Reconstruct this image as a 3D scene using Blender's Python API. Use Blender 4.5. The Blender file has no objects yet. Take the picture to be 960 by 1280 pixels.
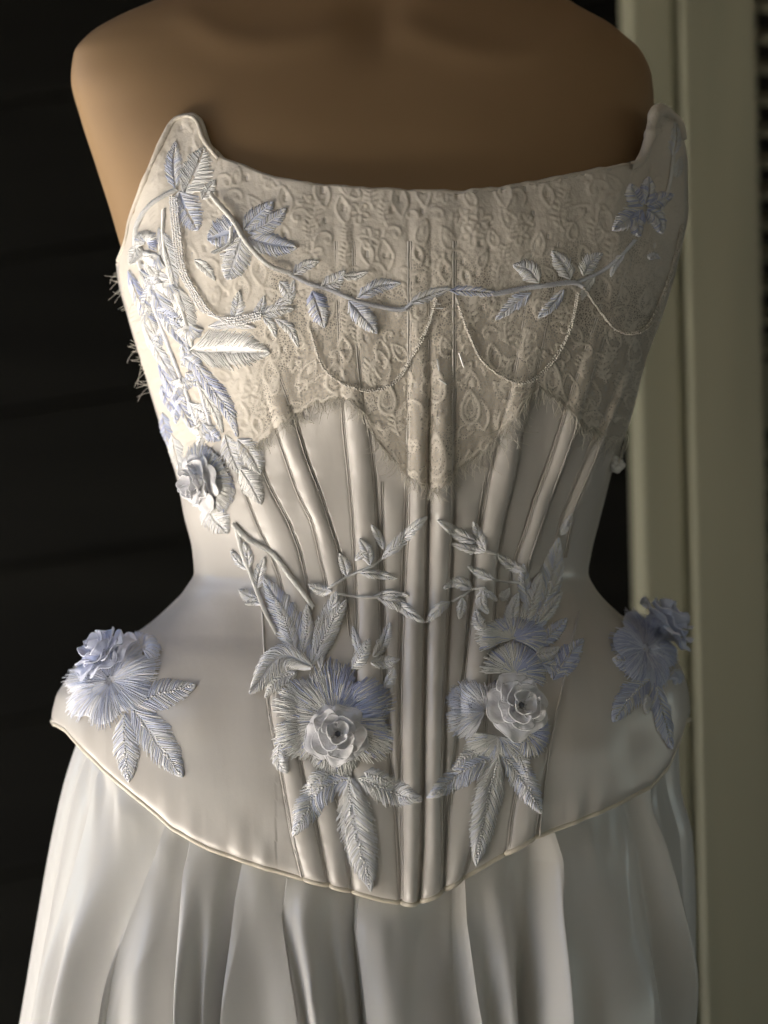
import bpy, math, random
import numpy as np
from mathutils import Vector
from mathutils.bvhtree import BVHTree

random.seed(7)
RNG = np.random.default_rng(11)
R = math.radians
scene = bpy.context.scene
COL = scene.collection

# ------------------------------------------------------------------ camera, sky, sun, exposure
S, D, ZC = 1900.0, 1.5, 1.12          # photo pixels per metre at the dress, camera distance, camera height
cd = bpy.data.cameras.new('camera')
cam = bpy.data.objects.new('camera', cd)
COL.objects.link(cam)
cam.location = (0, -D, ZC)
cam.rotation_euler = (R(90), 0, 0)
cd.sensor_fit = 'VERTICAL'
cd.sensor_height = 36
cd.sensor_width = 36
cd.lens = D * 36 / (1280 / S)
cd.clip_end = 200
cd.clip_start = 0.05
cd.dof.use_dof = True
cd.dof.focus_distance = D - 0.10
cd.dof.aperture_fstop = 3.6
scene.camera = cam

SUN_DIR = Vector((-0.30, -0.22, 0.93)).normalized()      # towards the sun
world = bpy.data.worlds.new('World')
scene.world = world
world.use_nodes = True
wn = world.node_tree
bg = wn.nodes['Background']
sky = wn.nodes.new('ShaderNodeTexSky')
sky.sky_type = 'NISHITA'
sky.sun_disc = False
sky.sun_elevation = math.asin(SUN_DIR.z)
sky.sun_rotation = math.atan2(SUN_DIR.x, SUN_DIR.y)
wn.links.new(sky.outputs[0], bg.inputs[0])
bg.inputs[1].default_value = 0.05
sd = bpy.data.lights.new('sun', 'SUN')
sd.energy = 5.0
sd.angle = R(0.6)
sd.color = (1.0, 0.95, 0.88)
sun = bpy.data.objects.new('sun', sd)
COL.objects.link(sun)
sun.rotation_euler = SUN_DIR.to_track_quat('Z', 'Y').to_euler()
scene.view_settings.view_transform = 'Standard'
scene.view_settings.look = 'None'
scene.view_settings.exposure = 2.97
scene.view_settings.gamma = 1
scene.view_settings.use_curve_mapping = False
scene.render.engine = 'CYCLES'
scene.cycles.use_denoising = True
scene.cycles.max_bounces = 8
scene.cycles.diffuse_bounces = 4
scene.cycles.sample_clamp_indirect = 6


# ------------------------------------------------------------------ materials
def mat(name, color, rough=0.5, spec=0.5, sheen=0.0, metal=0.0, noise=None, bump=None, aniso=0.0, sss=0.0):
    m = bpy.data.materials.new(name)
    m.use_nodes = True
    nt = m.node_tree
    p = nt.nodes['Principled BSDF']
    p.inputs['Base Color'].default_value = (*color, 1)
    p.inputs['Roughness'].default_value = rough
    p.inputs['Specular IOR Level'].default_value = spec
    p.inputs['Metallic'].default_value = metal
    if sss:
        p.inputs['Subsurface Weight'].default_value = sss
        p.inputs['Subsurface Scale'].default_value = 0.002
    p.inputs['Sheen Weight'].default_value = sheen
    p.inputs['Sheen Roughness'].default_value = 0.4
    tc = nt.nodes.new('ShaderNodeTexCoord')
    if noise:                                           # (scale, second colour, detail, stretch)
        n = nt.nodes.new('ShaderNodeTexNoise')
        n.inputs['Scale'].default_value = noise[0]
        n.inputs['Detail'].default_value = noise[2] if len(noise) > 2 else 4
        mp = nt.nodes.new('ShaderNodeMapping')
        mp.inputs['Scale'].default_value = noise[3] if len(noise) > 3 else (1, 1, 1)
        r = nt.nodes.new('ShaderNodeValToRGB')
        r.color_ramp.elements[0].position = 0.35
        r.color_ramp.elements[1].position = 0.65
        r.color_ramp.elements[0].color = (*color, 1)
        r.color_ramp.elements[1].color = (*noise[1], 1)
        nt.links.new(tc.outputs['Object'], mp.inputs[0])
        nt.links.new(mp.outputs[0], n.inputs['Vector'])
        nt.links.new(n.outputs['Fac'], r.inputs[0])
        nt.links.new(r.outputs[0], p.inputs['Base Color'])
    if bump:                                            # list of (scale, strength, distance, stretch)
        prev = None
        for b in bump:
            n = nt.nodes.new('ShaderNodeTexNoise')
            n.inputs['Scale'].default_value = b[0]
            n.inputs['Detail'].default_value = 3
            mp = nt.nodes.new('ShaderNodeMapping')
            mp.inputs['Scale'].default_value = b[3] if len(b) > 3 else (1, 1, 1)
            bu = nt.nodes.new('ShaderNodeBump')
            bu.inputs['Strength'].default_value = b[1]
            bu.inputs['Distance'].default_value = b[2]
            nt.links.new(tc.outputs['Object'], mp.inputs[0])
            nt.links.new(mp.outputs[0], n.inputs['Vector'])
            nt.links.new(n.outputs['Fac'], bu.inputs['Height'])
            if prev:
                nt.links.new(prev.outputs[0], bu.inputs['Normal'])
            prev = bu
        nt.links.new(prev.outputs[0], p.inputs['Normal'])
    return m


M = {}
M['satin'] = mat('ivory_satin', (0.61, 0.58, 0.545), 0.29, 0.68, 0.08,
                 bump=[(60, 0.28, 0.0012, (1, 1, 0.25)), (170, 0.20, 0.0005, (1, 1, 0.5)), (900, 0.10, 0.0003)])
M['skirt'] = mat('skirt_satin', (0.69, 0.68, 0.66), 0.30, 0.62, 0.08,
                 bump=[(18, 0.35, 0.002, (1, 1, 0.3)), (90, 0.2, 0.0006, (1, 1, 0.3)), (900, 0.08, 0.0003)])
M['piping'] = mat('piping_satin', (0.70, 0.64, 0.53), 0.42, 0.5, 0.2)
M['white'] = mat('white_thread', (0.94, 0.94, 0.93), 0.24, 0.9, 0.3)
M['blue'] = mat('pale_blue_thread', (0.74, 0.79, 0.96), 0.30, 0.7, 0.3)
M['ice'] = mat('ice_blue_thread', (0.90, 0.915, 0.98), 0.25, 0.7, 0.3)
M['deep'] = mat('grey_blue_and_shade_thread', (0.52, 0.57, 0.80), 0.32, 0.6, 0.25)  # thread blue, also used where a shadow is put into the colour
M['organza'] = mat('organza_petal', (0.88, 0.88, 0.91), 0.8, 0.15, 0.4, sss=0.0, bump=[(420, 0.5, 0.0005), (120, 0.3, 0.001)])
M['blue_organza'] = mat('blue_organza_petal', (0.78, 0.82, 0.97), 0.8, 0.15, 0.4, sss=0.0, bump=[(420, 0.5, 0.0005), (120, 0.3, 0.001)])
M['silver'] = mat('silver_bead', (0.95, 0.95, 0.96), 0.15, 1.0, 0, 0.25)
M['pearl'] = mat('clear_bead', (0.76, 0.72, 0.66), 0.15, 0.9, 0, 0.1)
M['stone'] = mat('dark_rhinestone', (0.22, 0.23, 0.27), 0.06, 1.0, 0, 0.6)
M['edge'] = mat('lace_edge', (0.69, 0.64, 0.56), 0.7, 0.25, 0.3, bump=[(420, 0.8, 0.0008), (130, 0.6, 0.0015)])
M['fringe'] = mat('lace_fringe', (0.82, 0.78, 0.70), 0.5, 0.4, 0.2)
M['form'] = mat('tan_form', (0.35, 0.232, 0.126), 0.50, 0.28, 0.0, noise=(7, (0.315, 0.206, 0.112), 6), bump=[(500, 0.12, 0.0004), (14, 0.12, 0.002)])
M['stand'] = mat('stand_metal', (0.08, 0.08, 0.08), 0.4, 0.5, 0, 0.8)
M['shutter'] = mat('pale_green_paint', (0.25, 0.245, 0.175), 0.45, 0.4,
                   noise=(14, (0.195, 0.195, 0.14), 8, (1, 1, 0.10)), bump=[(60, 0.3, 0.002, (1, 1, 0.05))])
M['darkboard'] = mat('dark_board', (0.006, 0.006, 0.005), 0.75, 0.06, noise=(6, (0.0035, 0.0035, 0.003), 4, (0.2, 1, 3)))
M['porch'] = mat('porch_floor', (0.10, 0.075, 0.05), 0.6, 0.3, noise=(4, (0.07, 0.05, 0.035), 5, (1, 8, 1)))
M['bounce_terrace'] = mat('pale_bounce_terrace', (0.83, 0.785, 0.72), 0.85, 0.2, noise=(3, (0.78, 0.735, 0.67), 6))
M['soil'] = mat('dark_soil', (0.05, 0.045, 0.035), 0.9, 0.1, noise=(2, (0.035, 0.03, 0.025), 5))
M['roof'] = mat('roof_boards', (0.10, 0.08, 0.06), 0.7, 0.2)


def lace_material():
    m = bpy.data.materials.new('ivory_lace')
    m.use_nodes = True
    nt = m.node_tree
    p = nt.nodes['Principled BSDF']
    p.inputs['Base Color'].default_value = (0.70, 0.645, 0.54, 1)
    p.inputs['Roughness'].default_value = 0.6
    p.inputs['Specular IOR Level'].default_value = 0.3
    p.inputs['Sheen Weight'].default_value = 0.2
    at = nt.nodes.new('ShaderNodeAttribute')
    at.attribute_name = 'solid'
    mixc = nt.nodes.new('ShaderNodeMix')
    mixc.data_type = 'RGBA'
    mixc.inputs[6].default_value = (0.615, 0.56, 0.48, 1)
    mixc.inputs[7].default_value = (0.70, 0.65, 0.575, 1)
    nt.links.new(at.outputs['Fac'], mixc.inputs[0])
    nt.links.new(mixc.outputs[2], p.inputs['Base Color'])
    tc = nt.nodes.new('ShaderNodeTexCoord')
    vo = nt.nodes.new('ShaderNodeTexVoronoi')
    vo.feature = 'DISTANCE_TO_EDGE'
    vo.inputs['Scale'].default_value = 620
    cr = nt.nodes.new('ShaderNodeMath')
    cr.operation = 'LESS_THAN'
    cr.inputs[1].default_value = 0.16
    nt.links.new(tc.outputs['Object'], vo.inputs['Vector'])
    nt.links.new(vo.outputs['Distance'], cr.inputs[0])
    mx = nt.nodes.new('ShaderNodeMath')
    mx.operation = 'MAXIMUM'
    nt.links.new(cr.outputs[0], mx.inputs[0])
    nt.links.new(at.outputs['Fac'], mx.inputs[1])
    nt.links.new(mx.outputs[0], p.inputs['Alpha'])
    no = nt.nodes.new('ShaderNodeTexNoise')
    no.inputs['Scale'].default_value = 520
    no.inputs['Detail'].default_value = 3
    bu = nt.nodes.new('ShaderNodeBump')
    bu.inputs['Strength'].default_value = 0.45
    bu.inputs['Distance'].default_value = 0.0006
    nt.links.new(tc.outputs['Object'], no.inputs['Vector'])
    nt.links.new(no.outputs['Fac'], bu.inputs['Height'])
    nt.links.new(bu.outputs[0], p.inputs['Normal'])
    return m


M['lace'] = lace_material()


# ------------------------------------------------------------------ helpers
def new_mesh(name, verts, faces, mats, parent=None, mi=None, smooth=True, kind=None):
    """one mesh object from numpy arrays; faces: list of (n,3)/(n,4) arrays"""
    verts = np.asarray(verts, float).reshape(-1, 3)
    if not isinstance(faces, (list, tuple)):
        faces = [faces]
    faces = [np.asarray(f, np.int64) for f in faces if len(f)]
    me = bpy.data.meshes.new(name)
    me.vertices.add(len(verts))
    me.vertices.foreach_set('co', verts.ravel())
    loops = np.concatenate([f.ravel() for f in faces])
    sizes = np.concatenate([np.full(len(f), f.shape[1]) for f in faces])
    me.loops.add(len(loops))
    me.loops.foreach_set('vertex_index', loops.astype(np.int32))
    me.polygons.add(len(sizes))
    st = np.concatenate([[0], np.cumsum(sizes)[:-1]]).astype(np.int32)
    me.polygons.foreach_set('loop_start', st)
    me.polygons.foreach_set('use_smooth', np.full(len(sizes), smooth))
    if mi is not None:
        me.polygons.foreach_set('material_index', np.asarray(mi, np.int32))
    me.update(calc_edges=True)
    me.validate()
    for m in (mats if isinstance(mats, (list, tuple)) else [mats]):
        me.materials.append(m)
    o = bpy.data.objects.new(name, me)
    COL.objects.link(o)
    if parent is not None:
        attach(o, parent)
    if kind:
        o['kind'] = kind
    return o


BASE = {}


def attach(o, parent):
    o.parent = parent
    o.matrix_parent_inverse = parent_world(parent).inverted()


def parent_world(p):
    from mathutils import Matrix
    return Matrix.Translation(BASE.get(p.name, (0, 0, 0)))


def empty(name, loc=(0, 0, 0), parent=None):
    o = bpy.data.objects.new(name, None)
    COL.objects.link(o)
    o.empty_display_size = 0.02
    BASE[o.name] = tuple(loc)
    if parent is None:
        o.location = loc
    else:
        o.parent = parent
        o.matrix_parent_inverse = parent_world(parent).inverted()
        o.location = loc
    return o


def tag(o, label=None, cat=None, group=None, kind=None):
    for k, v in (('label', label), ('category', cat), ('group', group), ('kind', kind)):
        if v:
            o[k] = v
    return o


def box(x0, x1, y0, y1, z0, z1):
    v = np.array([[x, y, z] for z in (z0, z1) for y in (y0, y1) for x in (x0, x1)], float)
    f = np.array([[0, 2, 3, 1], [4, 5, 7, 6], [0, 1, 5, 4], [2, 6, 7, 3], [0, 4, 6, 2], [1, 3, 7, 5]])
    return v, f


def box_obj(name, b, m, parent=None, bevel=0.0, kind=None):
    v, f = box(*b)
    o = new_mesh(name, v, f, m, parent, smooth=False, kind=kind)
    if bevel:
        md = o.modifiers.new('bevel', 'BEVEL')
        md.width = bevel
        md.segments = 2
    return o


class Acc:
    """collects pieces of one mesh"""
    def __init__(self):
        self.v, self.q, self.t, self.mq, self.mt, self.n = [], [], [], [], [], 0

    def add(self, v, q=None, t=None, mi=0):
        v = np.asarray(v, float).reshape(-1, 3)
        if q is not None and len(q):
            self.q.append(np.asarray(q) + self.n)
            self.mq.append(np.broadcast_to(np.asarray(mi), (len(q),)))
        if t is not None and len(t):
            self.t.append(np.asarray(t) + self.n)
            self.mt.append(np.broadcast_to(np.asarray(mi), (len(t),)))
        self.v.append(v)
        self.n += len(v)

    def build(self, name, mats, parent=None, kind=None):
        fs, mi = [], []
        if self.q:
            fs.append(np.concatenate(self.q)); mi.append(np.concatenate(self.mq))
        if self.t:
            fs.append(np.concatenate(self.t)); mi.append(np.concatenate(self.mt))
        return new_mesh(name, np.concatenate(self.v), fs, mats, parent, np.concatenate(mi), kind=kind)


def tubes(P, N, r, sides=3, mi=0, acc=None, flat=1.0):
    """n tubes of k points: P (n,k,3), N up-vectors (n,k,3) or (n,1,3), r (n,k) or scalar"""
    P = np.asarray(P, float)
    n, k, _ = P.shape
    T = np.gradient(P, axis=1)
    T /= np.linalg.norm(T, axis=2, keepdims=True) + 1e-12
    N = np.broadcast_to(N, P.shape)
    B = np.cross(T, N)
    B /= np.linalg.norm(B, axis=2, keepdims=True) + 1e-12
    U = np.cross(B, T)
    r = np.broadcast_to(np.asarray(r, float), (n, k))[..., None]
    rings = []
    for s in range(sides):
        a = math.pi / 2 + 2 * math.pi * s / sides
        rings.append(P + r * (math.cos(a) * B + flat * math.sin(a) * U))
    V = np.stack(rings, 2)                    # n,k,sides,3
    idx = np.arange(n * k * sides).reshape(n, k, sides)
    q = []
    for s in range(sides):
        s2 = (s + 1) % sides
        q.append(np.stack([idx[:, :-1, s], idx[:, 1:, s], idx[:, 1:, s2], idx[:, :-1, s2]], -1).reshape(-1, 4))
    Q = np.concatenate(q)
    m = np.concatenate([np.repeat(np.broadcast_to(np.asarray(mi), (n,)), k - 1)] * sides)
    acc.add(V, Q, mi=m)


def grid_quads(nr, nc, wrap=False):
    idx = np.arange(nr * nc).reshape(nr, nc)
    a, b = idx[:-1], idx[1:]
    if wrap:
        a2, b2 = np.roll(a, -1, 1), np.roll(b, -1, 1)
        return np.stack([a, b, b2, a2], -1).reshape(-1, 4)
    return np.stack([a[:, :-1], b[:, :-1], b[:, 1:], a[:, 1:]], -1).reshape(-1, 4)


ICO_V = None


def ico(sub=1):
    global ICO_V
    if ICO_V is None:
        import bmesh
        bm = bmesh.new()
        bmesh.ops.create_icosphere(bm, subdivisions=sub, radius=1)
        ICO_V = (np.array([v.co[:] for v in bm.verts]), np.array([[v.index for v in f.verts] for f in bm.faces]))
        bm.free()
    return ICO_V


def beads(C, r, acc, mi=0):
    v, f = ico()
    C = np.asarray(C, float)
    r = np.broadcast_to(np.asarray(r, float), (len(C),))
    for c, rr in zip(C, r):
        acc.add(v * rr + c, t=f, mi=mi)


def smooth1(xs, ys):
    """smooth (monotone-ish cubic) interpolator through points"""
    xs, ys = np.asarray(xs, float), np.asarray(ys, float)
    d = np.diff(ys) / np.diff(xs)
    m = np.empty_like(ys)
    m[0], m[-1] = d[0], d[-1]
    for i in range(1, len(ys) - 1):
        m[i] = 0 if d[i - 1] * d[i] <= 0 else 2 * d[i - 1] * d[i] / (d[i - 1] + d[i])

    def f(x):
        x = np.asarray(x, float)
        xc = np.clip(x, xs[0], xs[-1])
        i = np.clip(np.searchsorted(xs, xc) - 1, 0, len(xs) - 2)
        h = xs[i + 1] - xs[i]
        t = (xc - xs[i]) / h
        return ((2 * t**3 - 3 * t**2 + 1) * ys[i] + (t**3 - 2 * t**2 + t) * h * m[i]
                + (-2 * t**3 + 3 * t**2) * ys[i + 1] + (t**3 - t**2) * h * m[i + 1])
    return f


def curve(pts, n):
    """smooth open curve through 2-D or 3-D points, n samples even in length"""
    p = np.asarray(pts, float)
    if len(p) == 2:
        return p[0] + (p[1] - p[0]) * np.linspace(0, 1, n)[:, None]
    q = np.vstack([2 * p[0] - p[1], p, 2 * p[-1] - p[-2]])
    out = []
    for i in range(1, len(q) - 2):
        t = np.linspace(0, 1, 16, endpoint=False)[:, None]
        out.append(0.5 * (2 * q[i] + (q[i + 1] - q[i - 1]) * t + (2 * q[i - 1] - 5 * q[i] + 4 * q[i + 1] - q[i + 2]) * t**2
                          + (3 * q[i] - q[i - 1] - 3 * q[i + 1] + q[i + 2]) * t**3))
    c = np.vstack(out + [p[-1:]])
    l = np.concatenate([[0], np.cumsum(np.linalg.norm(np.diff(c, axis=0), axis=1))])
    u = np.linspace(0, l[-1], n)
    return np.stack([np.interp(u, l, c[:, k]) for k in range(c.shape[1])], 1)


def vnoise(x, y, seed=0):
    """smooth value noise in [-1,1]"""
    g = np.random.default_rng(seed).uniform(-1, 1, (64, 64))
    xi, yi = np.floor(x).astype(int), np.floor(y).astype(int)
    fx, fy = x - xi, y - yi
    fx, fy = fx * fx * (3 - 2 * fx), fy * fy * (3 - 2 * fy)
    a = lambda i, j: g[(yi + j) % 64, (xi + i) % 64]
    return (a(0, 0) * (1 - fx) + a(1, 0) * fx) * (1 - fy) + (a(0, 1) * (1 - fx) + a(1, 1) * fx) * fy


def zof(py):
    return ZC + (640 - np.asarray(py, float)) / S


def xof(px):
    return (np.asarray(px, float) - 480) / S


def project(P):
    P = np.asarray(P)
    k = S * D / (P[..., 1] + D)
    return 480 + P[..., 0] * k, 640 - (P[..., 2] - ZC) * k


def spow(v, p):
    return np.sign(v) * np.abs(v) ** p


class Body:
    """a trunk of stacked rounded cross-sections: rows of (y, left, right, front depth)"""
    def __init__(self, rows, p=0.9, back=0.9):
        rows = np.array(rows, float)
        self.L, self.Rr, self.b = smooth1(rows[:, 0], rows[:, 1]), smooth1(rows[:, 0], rows[:, 2]), smooth1(rows[:, 0], rows[:, 3])
        self.p, self.back = p, back

    def point(self, th, py):
        L, Rr, b = self.L(py), self.Rr(py), self.b(py)
        xc, a = (L + Rr) / 2, (Rr - L) / 2
        s, c = np.sin(th), np.cos(th)
        X = xof(xc) + a / S * spow(s, self.p)
        Y = -b * spow(c, self.p)
        Y = np.where(c < 0, Y * self.back, Y)
        return np.stack(np.broadcast_arrays(X, Y, zof(py)), -1)

    def at_px(self, px, py):
        L, Rr = self.L(py), self.Rr(py)
        s = np.clip((px - (L + Rr) / 2) / ((Rr - L) / 2), -1, 1)
        return self.point(np.arcsin(spow(s, 1 / self.p)), py)


def normals_of(G):
    du = np.gradient(G, axis=1)
    dv = np.gradient(G, axis=0)
    N = np.cross(du, dv)
    N /= np.linalg.norm(N, axis=2, keepdims=True) + 1e-12
    return N


# ------------------------------------------------------------------ porch floor, dark boards; unseen bounce ground and sky-blocking roofs and wall
def sheet(name, x0, x1, y0, y1, z, m):
    return new_mesh(name, np.array([[x0, y0, z], [x1, y0, z], [x1, y1, z], [x0, y1, z]]), np.array([[0, 1, 2, 3]]), m, kind='structure', smooth=False)


sheet('ground', -60, 60, -60, 60, -.03, M['soil'])
sheet('bounce_terrace', -3.6, -0.95, -2.15, 0.95, -.012, M['bounce_terrace'])  # unseen; sized and paled to bounce sunlight up at the dress
box_obj('porch_floor', (-0.95, 12, -24, 1.6, -0.018, 0.0), M['porch'], kind='structure')
tag(box_obj('sky_block_porch_roof', (-1.55, 12, -24, 3.0, 2.02, 2.15), M['roof']), 'unseen brown porch roof, stretched to block sky over the dress form', 'roof', kind='structure')  # unseen roof, lowered and stretched to keep sky light off the dress
box_obj('sky_block_roof_wing', (-7, -1.553, -24, -2.25, 2.02, 2.15), M['roof'], kind='structure')  # unseen, added to close off sky light from the front left
box_obj('sky_block_wall', (-3.9, -3.6, -3.1, 1.3, -0.02, 2.3), M['soil'], kind='structure')  # unseen wall, added to cut low sky light from the left

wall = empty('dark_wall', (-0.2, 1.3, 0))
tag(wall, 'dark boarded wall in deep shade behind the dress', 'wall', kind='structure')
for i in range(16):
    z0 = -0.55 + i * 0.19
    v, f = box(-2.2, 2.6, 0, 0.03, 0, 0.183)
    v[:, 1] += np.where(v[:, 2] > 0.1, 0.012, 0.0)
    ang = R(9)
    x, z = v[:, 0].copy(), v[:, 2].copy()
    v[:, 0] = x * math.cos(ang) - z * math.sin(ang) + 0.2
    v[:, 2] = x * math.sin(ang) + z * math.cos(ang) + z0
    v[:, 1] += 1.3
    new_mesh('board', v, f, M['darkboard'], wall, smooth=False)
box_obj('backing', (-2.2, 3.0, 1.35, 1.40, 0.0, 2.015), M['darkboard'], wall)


# ------------------------------------------------------------------ louvred shutter and door post, right
YS = 0.50
KS = S * D / (D + YS)
shx = lambda px: (px - 480) / KS
shz = lambda py: ZC + (640 - py) / KS


def lean(o, x0):
    pass


def lbox(name, px0, px1, py0, py1, y0, y1, m, parent, bevel=0.003, leanx=0.023):
    v, f = box(shx(px0), shx(px1), YS + y0, YS + y1, shz(py1), shz(py0))
    v[:, 0] -= leanx * (v[:, 2] - shz(0))
    o = new_mesh(name, v, f, m, parent, smooth=False)
    if bevel:
        md = o.modifiers.new('bevel', 'BEVEL')
        md.width = bevel
        md.segments = 3
    return o


post = tag(lbox('door_post', 789, 845, -330, 2050, 0.012, 0.10, M['shutter'], None, 0.004),
           'pale green painted post left of the louvred shutter', 'post')
sh = empty('louvred_shutter', (shx(855), YS, shz(2000)))
tag(sh, 'pale green wooden louvred shutter right of the dress', 'shutter')
lbox('stile', 851, 944, -300, 2000, -0.004, 0.036, M['shutter'], sh)
lbox('stile', 1230, 1320, -300, 2000, -0.004, 0.036, M['shutter'], sh)
lbox('rail', 944.5, 1229.5, -300, -220, 0.0, 0.032, M['shutter'], sh)
lbox('rail', 944.5, 1229.5, 452, 536, 0.0, 0.032, M['shutter'], sh)
lbox('rail', 944.5, 1229.5, 1400, 1490, 0.0, 0.032, M['shutter'], sh)
lbox('bead_moulding', 845.3, 850.7, -300, 2000, 0.02, 0.045, M['shutter'], sh, 0.0)
slat0 = None
for y0, y1 in ((-214, 450), (540, 1398)):
    n = int((y1 - y0) / 39)
    for i in range(n):
        cy = y0 + (i + 0.5) * (y1 - y0) / n
        zc = shz(cy)
        if slat0 is None:
            v, f = box(-0.105, 0.105, -0.017, 0.017, -0.003, 0.003)
            a = R(24)
            y, z = v[:, 1].copy(), v[:, 2].copy()
            v[:, 1] = y * math.cos(a) - z * math.sin(a)
            v[:, 2] = y * math.sin(a) + z * math.cos(a)
            slat0 = new_mesh('slat', v, f, M['shutter'], smooth=False)
            o = slat0
        else:
            o = slat0.copy()
            COL.objects.link(o)
        attach(o, sh)
        o.location = (shx(1087) - 0.023 * (zc - shz(0)), YS + 0.018, zc)


# ------------------------------------------------------------------ dress form
FORM = Body([(-330, 415, 520, .030), (-180, 410, 525, .024), (-120, 392, 540, .023), (-80, 350, 575, .024), (-45, 285, 632, .026),
             (-20, 238, 678, .030), (0, 200, 708, .034), (22, 150, 742, .041), (45, 112, 778, .049), (70, 93, 803, .058), (100, 90, 814, .068),
             (150, 102, 817, .083), (205, 120, 815, .098), (260, 138, 812, .108), (320, 156, 806, .112), (400, 185, 790, .110),
             (500, 225, 765, .098), (600, 255, 735, .086), (700, 275, 705, .080), (800, 240, 745, .085), (900, 210, 760, .09), (1050, 220, 750, .09)], p=0.82, back=0.9)
tt = np.linspace(-math.pi, math.pi, 160, endpoint=False)
yy = np.concatenate([np.linspace(-330, 330, 130), np.linspace(340, 1050, 50)])
G = FORM.point(tt[None, :], yy[:, None])
# collar bones and the hollow over the breastbone
px_, py_ = project(G)
bump_h = np.zeros(px_.shape)
for sx, pts in ((1, [(505, 35), (575, 62), (640, 72), (700, 50), (740, 38)]), (1, [(430, 40), (360, 55), (300, 55), (240, 25)])):
    c = curve(pts, 40)
    dd = np.min(np.hypot(px_[..., None] - c[:, 0], (py_[..., None] - c[:, 1]) * 1.3), -1)
    bump_h += 0.0022 * np.exp(-(dd / 24) ** 2)
dd = np.hypot((px_ - 470) / 30, (py_ - 20) / 45)
bump_h -= 0.006 * np.exp(-dd ** 2)
front = (np.cos(tt)[None, :] > 0.1)
N = normals_of(G)
if np.sum(N[90, 80] * np.array([0, -1, 0])) < 0:
    N = -N
G = G + N * (bump_h * front)[..., None]
form = empty('dress_form', (xof(470), 0, 0))
tag(form, 'tan dress form wearing the ivory corset and skirt', 'dress form')
fa = Acc()
fa.add(G, grid_quads(len(yy), 160, True)[:, ::-1])
top = np.arange(160)
fa.add(np.vstack([G[0], G[0].mean(0)]), t=np.stack([top, (top + 1) % 160, np.full(160, 160)], -1))
fa.build('torso', M['form'], form)
pa = Acc()
zz = np.linspace(0.03, zof(1040), 6)
tubes(np.stack([np.full(6, xof(480)), np.zeros(6), zz], -1)[None], np.array([0, -1, 0.]), 0.018, 12, acc=pa)
pa.build('pole', M['stand'], form)
a_ = np.linspace(0, 2 * math.pi, 32, endpoint=False)
base_r = [(0.0, 0.17), (0.018, 0.17), (0.03, 0.15), (0.035, 0.02)]
V = np.stack([np.stack([xof(480) + r_ * np.cos(a_), r_ * np.sin(a_), np.full(32, z_ + 0.001)], -1) for z_, r_ in base_r])
new_mesh('base', V, grid_quads(4, 32, True)[:, ::-1], M['stand'], form)

# ------------------------------------------------------------------ corset: shape
BODY = Body([(100, 149, 856, .098), (140, 149, 856, .104), (205, 148, 857, .116), (260, 147.5, 857, .124), (330, 147, 845, .129), (400, 162, 824, .126),
             (470, 182, 802, .117), (530, 201, 785, .108), (600, 221, 762, .099), (650, 232, 748, .0945), (690, 241, 738, .0915), (715, 244, 735, .0908),
             (735, 232, 743, .0918), (755, 213, 760, .0945), (785, 178, 797, .1015), (812, 130, 835, .109), (840, 90, 853, .114),
             (870, 70, 861, .119), (905, 64, 863, .123), (940, 68, 861, .126), (1000, 75, 860, .129), (1060, 78, 862, .130), (1150, 80, 865, .128)], p=0.92, back=0.75)
TOPX = np.array([(100, 345), (147, 330), (152, 318), (158, 302), (166, 268), (190, 207), (205, 174), (216, 152), (226, 145), (240, 143), (249, 150), (255, 166),
                 (261, 182), (275, 197), (300, 207), (340, 222), (380, 230), (450, 236), (520, 239), (580, 240), (620, 236), (680, 226), (740, 214), (785, 207),
                 (799, 203), (806, 190), (811, 168), (817, 142), (824, 134), (834, 139), (846, 149), (853, 172), (858, 200), (900, 210)], float)
HEMX = np.array([(20, 900), (64, 905), (78, 914), (93, 930), (125, 962), (160, 990), (215, 1037), (260, 1061), (310, 1079), (370, 1097), (430, 1112), (480, 1125),
                 (503, 1129), (518, 1129), (545, 1119), (580, 1098), (620, 1075), (670, 1047), (720, 1028), (770, 1008), (818, 985), (840, 960), (854, 930), (863, 900), (900, 890)], float)
topY = lambda x: np.interp(x, TOPX[:, 0], TOPX[:, 1])
hemY = lambda x: np.interp(x, HEMX[:, 0], HEMX[:, 1])

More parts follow.
